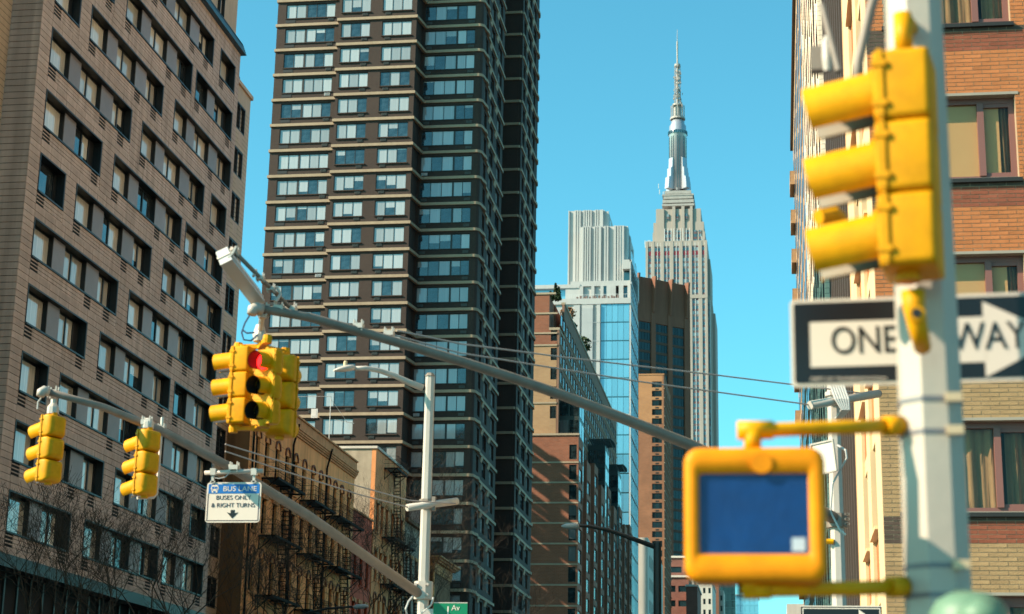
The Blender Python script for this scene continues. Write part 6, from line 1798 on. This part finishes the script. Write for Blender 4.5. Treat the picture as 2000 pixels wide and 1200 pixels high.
# long pale box on a slanting tube above the arm tip
a0, a1 = U(437, 500, Y=18.9), U(502, 584, Y=19.9)
t = thing('sign_box', 'long pale grey box on a slanting steel tube above the arm tip', 'sign box', tuple((a0 + a1) / 2))
d = (a1 - a0).normalized(); s_ = d.cross(Vector((0, 1, 0))).normalized(); u_ = Vector((0, 1, 0)); u_ = (u_ - d * u_.dot(d)).normalized()
def obox(mb, p0, p1, hs, hu, taper=1.0): mb.hexa([p0 - s_ * hs - u_ * hu, p0 + s_ * hs - u_ * hu, p0 + s_ * hs + u_ * hu, p0 - s_ * hs + u_ * hu, p1 - s_ * hs * taper - u_ * hu, p1 + s_ * hs * taper - u_ * hu, p1 + s_ * hs * taper + u_ * hu, p1 - s_ * hs * taper + u_ * hu])
b = MB(); obox(b, a0, a1, 0.075, 0.10); part('box', b, m_lum, t)
b = MB(); obox(b, a0 - d * .01, a1 + d * .01, 0.082, 0.012); part('rim', b, m_swhite, t)
t0, t1 = U(452, 486, Y=18.9), U(575, 610, Y=20.1)
b = MB(); b.smooth = True; b.tube([t0, t1], 0.026, 10); part('tube', b, m_arm, t)
b = MB()
for k in (0.05, 0.45, 0.62, 0.95): p = t0.lerp(t1, k); clamp(b, p, 0.045 if k < .9 else 0.06)
b.tube([U(540, 560, Y=19.7), U(548, 575, Y=19.7), U(538, 590, Y=19.6)], 0.02, 6); b.tube([U(500, 528, Y=19.4), U(495, 540, Y=19.3)], 0.018, 6); b.tube([U(462, 482, Y=18.9), U(455, 495, Y=18.9), U(446, 505, Y=18.9)], 0.02, 6)
part('bracket', b, m_galv, t)

# ---- near octagonal pole at the right
YN = 7.3
n0, n1 = U(1783, 0, Y=YN), U(1834, 1200, Y=YN)
t = thing('signal_pole', 'thick near white octagonal pole at the right carrying the yellow signals', 'pole', (n1.x, YN, 0.0))
b = MB(); octpole(b, n1.x, YN, 0.13, 7.5, 0.142, 0.116, rot=R(27)); part('pole', b, m_polew, t)
b = MB(); octpole(b, n1.x, YN, 0.0, 0.7, 0.3, 0.24); part('base', b, m_polew, t)
for y in (790, 853, 1111, 1168):
    b = MB(); bk = MB()
    z = U(1815, y, Y=YN).z; octpole(b, n1.x, YN, z - 0.010, z + 0.010, 0.1355, 0.1355, rot=R(27))
    a = R(12 + 22.5 - 90 + 22); bk.box(n1.x + 0.05, n1.x + 0.115, YN - 0.15, YN - 0.118, z - 0.018, z + 0.018)
    part('strap', b, m_strap, t); part('buckle', bk, m_rust, t)

YH = 6.95
ch_ = U(1736, 327, Y=YH)
t = thing('traffic_signal', 'large out of focus yellow traffic signal on the near white pole at the right', 'traffic signal', tuple(ch_))
signal_head(t, ch_, -0.975, 0.20, s=0.305, tilt=8, vlen=0.98, inside=m_visin, flat=0.85)
b = MB(); b.smooth = True
tt = U(1765, 85, Y=YH); b.tube([tt + Vector((0, 0, -0.05)), tt + Vector((0, 0, 0.13))], 0.038, 12); part('top_stub', b, m_yel, t); b = MB(); b.smooth = True
lo = [U(1783, 570, Y=YH), U(1785, 600, Y=YH), U(1793, 640, Y=YH - .02), U(1802, 680, Y=YH + .1)]
b.tube(lo, [0.048, 0.044, 0.038, 0.034], 12); b.smooth = False
part('bracket', b, m_yel, t); b = MB()
hb = U(1790, 613, Y=YH - .06); b.tube([hb + Vector((0, 0.02, 0)), hb + Vector((0, -0.01, 0))], 0.032, 10)
part('bracket_boss', b, m_yel, t)
b = MB(); b.tube([hb + Vector((0, -0.011, 0)), hb + Vector((0, -0.014, 0))], 0.020, 10); part('bolt_hole', b, m_blk, t)
b = MB(); b.smooth = True; b.tube([tt + Vector((0, 0, 0.1)), tt + Vector((0.02, 0.15, 0.16)), Vector((n1.x, YN, tt.z + 0.18))], 0.04, 10); part('top_arm', b, m_yel, t)

# grey steel brackets behind the near signal
t = thing('steel_bracket', 'blurred grey steel struts and fittings behind the near yellow signal top', 'bracket', tuple(U(1690, 60, Y=7.9)))
b = MB(); b.smooth = True; b.tube([U(1722, -60, Y=7.9), U(1700, 20, Y=7.9), U(1677, 120, Y=7.9), U(1672, 200, Y=7.9)], 0.024, 10); part('strut', b, m_arm, t)
b = MB(); b.tube([U(1605, 10, Y=8.6), U(1638, 140, Y=8.4)], 0.016, 8); b.tube([U(1575, 360, Y=8.0), U(1800, 330, Y=8.0)], 0.03, 8); part('rod', b, m_arm, t)
b = MB(); p = U(1597, 118, Y=8.6); b.box(p.x - .035, p.x + .035, 8.55, 8.62, p.z - .07, p.z + .06); part('box', b, m_arm, t)
b = MB(); p = U(1616, 118, Y=8.5); b.lathe([(0.02, -0.06), (0.026, 0), (0.026, 0.10), (0.015, 0.13)], p.x, 8.5, p.z, 10); part('sensor', b, m_pole, t)
b = MB(); b.tube([U(1640, 430, Y=7.6), U(1625, 420, Y=7.55), U(1598, 425, Y=7.5)], [0.04, 0.045, 0.035], 10); b.tube([U(1620, 380, Y=7.6), U(1625, 430, Y=7.6)], 0.025, 8); part('elbow', b, m_yel, t)

# one way sign behind the pole
YW = 7.62
o0, o1 = U(1546, 752, Y=YW), U(2094, 572, Y=YW)
Wd, Hd = o1.x - o0.x, o1.z - o0.z; cx, cz = (o0.x + o1.x) / 2, (o0.z + o1.z) / 2
t = thing('one_way_sign', 'large black and white ONE WAY arrow sign strapped behind the near white pole', 'traffic sign', (cx, YW, cz), rotz=R(1.0))
def lp(q, w, h, y0, y1, r): q.loft([[(x, y, z) for x, z in rrect(w / 2, h / 2, r)] for y in (y0, y1)])
SH = -0.020   # the sign sags a little to the left
def sag(mb): 
    mb.v = [(x, y, z + x * 0.022) for x, y, z in mb.v]; return mb
b = MB(); lp(b, Wd, Hd, 0.0, 0.006, 0.02); part('plate', sag(b), m_swhite, t)
b = MB(); lp(b, Wd - 0.03, Hd - 0.03, -0.003, 0.0, 0.012); part('black_field', sag(b), m_sblack, t)
X_ = lambda px_: U(px_, 665, Y=YW).x - cx
zb0, zb1 = U(1750, 712, Y=YW).z - cz, U(1750, 624, Y=YW).z - cz
b = MB(); b.box(X_(1582), X_(1925), -0.006, -0.0031, zb0, zb1)
b0 = len(b.v); hx0, hx1 = X_(1922), X_(2066); zm = (zb0 + zb1) / 2
hh = Hd * 0.43
b.v += [(hx0, -0.006, zm + hh), (hx0, -0.006, zm - hh), (hx1, -0.006, zm - 0.012), (hx1, -0.006, zm + 0.012), (hx0, -0.0031, zm + hh), (hx0, -0.0031, zm - hh), (hx1, -0.0031, zm - .012), (hx1, -0.0031, zm + .012)]
b.face((b0, b0 + 1, b0 + 2, b0 + 3)); b.face((b0, b0 + 3, b0 + 7, b0 + 4)); b.face((b0 + 1, b0 + 5, b0 + 6, b0 + 2)); b.face((b0 + 3, b0 + 2, b0 + 6, b0 + 7))
part('arrow', sag(b), m_swhite, t)
for wd, c_ in (('ONE', 1687), ('WAY', 1931)): text(wd, (zb1 - zb0) * 0.86, t, m_sblack, (X_(c_), -0.0075, zm + 0.008 + X_(c_) * 0.022), (R(90), R(-1.2), 0), sx=0.80)
text('DEPT OF TRANSPORTATION', 0.020, t, m_swhite, ((X_(1570) + X_(1740)) / 2, -0.0045, -Hd / 2 + 0.026 - 0.006), (R(90), 0, 0), sx=1.25)

# pedestrian signal
YQ = 6.9
q0, q1 = U(1337, 1138, Y=YQ), U(1610, 872, Y=YQ)
Wd, Hd = q1.x - q0.x, q1.z - q0.z; cx, cz = (q0.x + q1.x) / 2, (q0.z + q1.z) / 2
t = thing('pedestrian_signal', 'yellow pedestrian signal box with an unlit screen coloured blue for the reflected sky, held by two yellow arms', 'pedestrian signal', (cx, YQ, cz))
def ring(k, y, r): return [(cx + x, y, cz + z) for x, z in rrect(Wd / 2 * k, Hd / 2 * k, r)]
b = MB(); b.smooth = True
sx0, sx1 = U(1366, 1000, Y=YQ).x, U(1580, 1000, Y=YQ).x; sz0, sz1 = U(1470, 1083, Y=YQ).z, U(1470, 926, Y=YQ).z
scx, scz = (sx0 + sx1) / 2, (sz0 + sz1) / 2
inner = lambda y, g=0: [(scx + x, y, scz + z) for x, z in rrect((sx1 - sx0) / 2 + g, (sz1 - sz0) / 2 + g, 0.012)]
b.loft([ring(0.86, YQ + 0.16, 0.05), ring(0.96, YQ + 0.14, 0.06), ring(1.0, YQ + 0.10, 0.06), ring(1.0, YQ + 0.02, 0.06), ring(0.975, YQ - 0.012, 0.055), ring(0.93, YQ - 0.022, 0.05), inner(YQ - 0.022, 0.006), inner(YQ - 0.004, 0.0)], True, False)
part('housing', b, m_amb, t)
b = MB(); b.loft([inner(YQ - 0.004, 0.004), inner(YQ + 0.02, 0.004)]); sc_ = part('screen', b, m_screen, t)
b = MB(); p = U(1560, 1064, Y=YQ - .005); b.box(p.x - .026, p.x + .026, YQ - 0.0065, YQ - 0.0045, p.z - .026, p.z + .026); part('sticker', b, mat('pale_sticker', (0.45, 0.50, 0.55), 0.5, var=0.1), sc_)
b = MB(); b.smooth = True
ta = [U(1760, 832, Y=YN - .05), U(1650, 835, Y=7.1), U(1510, 840, Y=YQ + .08), U(1450, 841, Y=YQ + .07)]
b.tube(ta, 0.029, 12); b.tube([ta[-1] - Vector((.02, 0, 0)), ta[-2]], 0.038, 12); b.tube([U(1470, 842, Y=YQ + .07), U(1470, 880, Y=YQ + .07)], [0.036, 0.034], 12); b.tube([ta[0], ta[0].lerp(ta[1], 0.3)], 0.042, 12)
part('upper_arm', b, m_yel, t)
b = MB(); b.smooth = True
tb = [U(1768, 1146, Y=YN - .05), U(1660, 1150, Y=7.1), U(1520, 1152, Y=YQ + .08), U(1450, 1153, Y=YQ + .07)]
b.tube(tb, 0.029, 12); b.tube([tb[0], tb[0].lerp(tb[1], 0.3)], 0.042, 12); b.tube([U(1462, 1122, Y=YQ + .07), U(1464, 1160, Y=YQ + .07)], 0.04, 12); b.tube([tb[-1], tb[-1].lerp(tb[-2], .8)], 0.036, 12); part('lower_arm', b, m_yel, t)
b = MB(); b.tube([tb[-1] - Vector((.005, 0, 0)), tb[-1] - Vector((.02, 0, 0))], 0.032, 12); part('arm_cap', b, m_blk, t)
b = MB(); p = U(1487, 905, Y=YQ - .02); b.smooth = True; b.tube([p + Vector((0, 0.01, 0)), p + Vector((0, -0.012, 0))], 0.042, 14); part('shadow_disc', b, m_amb, t)  # added disc in place of the bracket's round shadow on the housing

# mint green cap of a short post at the lower right corner
p = U(1893, 1200, Y=6.2)
t = thing('green_post', 'short post with a pale mint green domed cap at the bottom right corner', 'post', (p.x, 6.2, 0))
b = MB(); b.smooth = True; zt_ = U(1893, 1157, Y=6.2).z; rr = 0.135
b.lathe([(rr * .92, -0.20), (rr, -0.12), (rr * 0.97, -0.07), (rr * .8, -0.03), (rr * .5, -0.006), (0.01, 0.0)], p.x, 6.2, zt_, 24); part('dome', b, m_mint, t)
b = MB(); b.lathe([(0.06, 0), (0.05, zt_ - 0.2)], p.x, 6.2, 0.0, 16); b.lathe([(0.12, 0), (0.12, 0.3), (0.06, 0.34)], p.x, 6.2, 0.0, 16); part('post', b, mat('deep_green', (0.01, 0.06, 0.035), 0.5, var=0.1), t)
b = MB(); b.smooth = True; b.lathe([(rr * .5, -0.10), (rr * .52, -0.05), (0.02, -0.01)], p.x + .02, 6.02, zt_ - 0.03, 18); part('finial', b, m_mint, t)

# ---- street lamps further off
pl = U(1284, 1120, Y=75)
t = thing('street_lamp', 'dark street lamp with a long arm in front of the pale stone block', 'street light', (pl.x, 75, 0.13))
zt_ = U(1284, 1060, Y=75).z
b = MB(); octpole(b, pl.x, 75, 0.13, zt_, 0.22, 0.17); part('pole', b, m_dkpole, t)
b = MB(); b.tube([U(1278, 1068, Y=75), U(1240, 1054, Y=74.5), U(1190, 1036, Y=74), U(1150, 1028, Y=73.5), U(1128, 1027, Y=73.2)], [0.11, 0.10, 0.085, 0.07, 0.06], 8); part('arm', b, m_dkpole, t)
b = MB(); h0, h1 = U(1130, 1028, Y=73.2), U(1097, 1028, Y=72.8); b.smooth = True; b.tube([h0, h0.lerp(h1, .15), h0.lerp(h1, .7), h1], [0.07, 0.13, 0.12, 0.04], 10); part('lamp_head', b, m_lum, t)
pl = U(535, 1240, Y=96)
t = thing('street_lamp', 'slim grey lamp arm low among the bare trees before the tenements', 'street light', (pl.x, 96, 0.13))
b = MB(); b.tube([(pl.x, 96, 0.13), U(535, 1240, Y=96)], [0.16, 0.12], 8); part('pole', b, m_dkpole, t)
b = MB(); b.tube([U(535, 1240, Y=96), U(560, 1212, Y=95.5), U(600, 1198, Y=95), U(640, 1189, Y=94.5), U(692, 1185, Y=94)], [0.09, 0.08, 0.07, 0.06, 0.06], 8); part('arm', b, m_dkpole, t)
b = MB(); h0, h1 = U(690, 1186, Y=94), U(719, 1184, Y=93.6); b.smooth = True; b.tube([h0, h0.lerp(h1, .2), h0.lerp(h1, .75), h1], [0.06, 0.13, 0.12, 0.04], 10); part('lamp_head', b, m_lum, t)

# ---------------------------------------------------------------- bare street trees
m_bark = mat('bark', (0.045, 0.032, 0.022), 0.9, var=0.25, scale=4)
def bare_tree(label, x, y, h, seed, spread=1.0, group='bare street trees'):
    rn = random.Random(seed)
    t = thing('bare_tree', label, 'tree', (x, y, 0.13), group=group)
    tr = MB(); br = MB()
    th = h * 0.34
    tr.tube([(x, y, 0.13), (x + rn.uniform(-.1, .1), y, th * .5), (x + rn.uniform(-.2, .2), y + rn.uniform(-.2, .2), th)], [0.17, 0.14, 0.12], 8)
    top = Vector(tr.v[-1]); top = Vector((x, y, th))
    def grow(p, d, L, r, depth):
        n = 3; pts = [p]; rad = [r]; q = p.copy(); dd = d.copy()
        for i in range(n):
            dd = (dd + Vector((rn.gauss(0, .16), rn.gauss(0, .16), rn.gauss(0.05, .10)))).normalized(); q = q + dd * (L / n); pts.append(q.copy()); rad.append(r * (1 - 0.45 * (i + 1) / n))
        br.tube(pts, rad, 3 if depth > 2 else 5, False)
        if depth >= 6 or L < 0.25: return
        kids = 2 if depth < 1 else rn.choice((2, 3, 3, 3))
        for k in range(kids):
            ax = Vector((rn.gauss(0, 1), rn.gauss(0, 1), rn.gauss(0, .4))).normalized()
            nd = (dd + ax * rn.uniform(.45, .85) * spread + Vector((0, 0, .12))).normalized()
            at = pts[-1] if k < 2 else pts[rn.choice((1, 2))]
            grow(at, nd, L * rn.uniform(.62, .82), max(r * .55, 0.007), depth + 1)
    for k in range(4):
        a = k * 1.57 + rn.uniform(-.5, .5); grow(top, Vector((math.cos(a) * .6 * spread, math.sin(a) * .6 * spread, 1)).normalized(), h * 0.21, 0.07, 0)
    part('trunk', tr, m_bark, t); part('branches', br, m_bark, t, kind='stuff')
for px_, py_, Yq, hf, seed, lab in (
    (45, 1085, 62, 1.0, 1, 'bare tree at the far left bottom corner before the panel block'),
    (165, 1095, 64, 1.0, 2, 'bare tree with thick twigs under the leftmost hanging signal'),
    (300, 1085, 66, 1.0, 3, 'bare tree below the bus lane sign, before the panel block'),
    (415, 1130, 84, 1.0, 4, 'bare tree at the corner between panel block and tan tenement'),
    (545, 1085, 100, 1.0, 5, 'bare tree before the left bay of the tan tenement'),
    (640, 1110, 108, 1.0, 6, 'bare tree before the middle fire escapes of the tan tenement'),
    (705, 1075, 118, 1.0, 7, 'bare tree before the red painted house'),
    (770, 1050, 128, 1.0, 8, 'tall bare tree before the peach tenement, left of the pale pole'),
    (880, 1150, 140, 1.0, 9, 'bare tree right of the pale pole before the dark tower')):
    q = U(px_, py_, Y=Yq)
    bare_tree(lab, q.x, Yq, q.z * 1.32, seed)
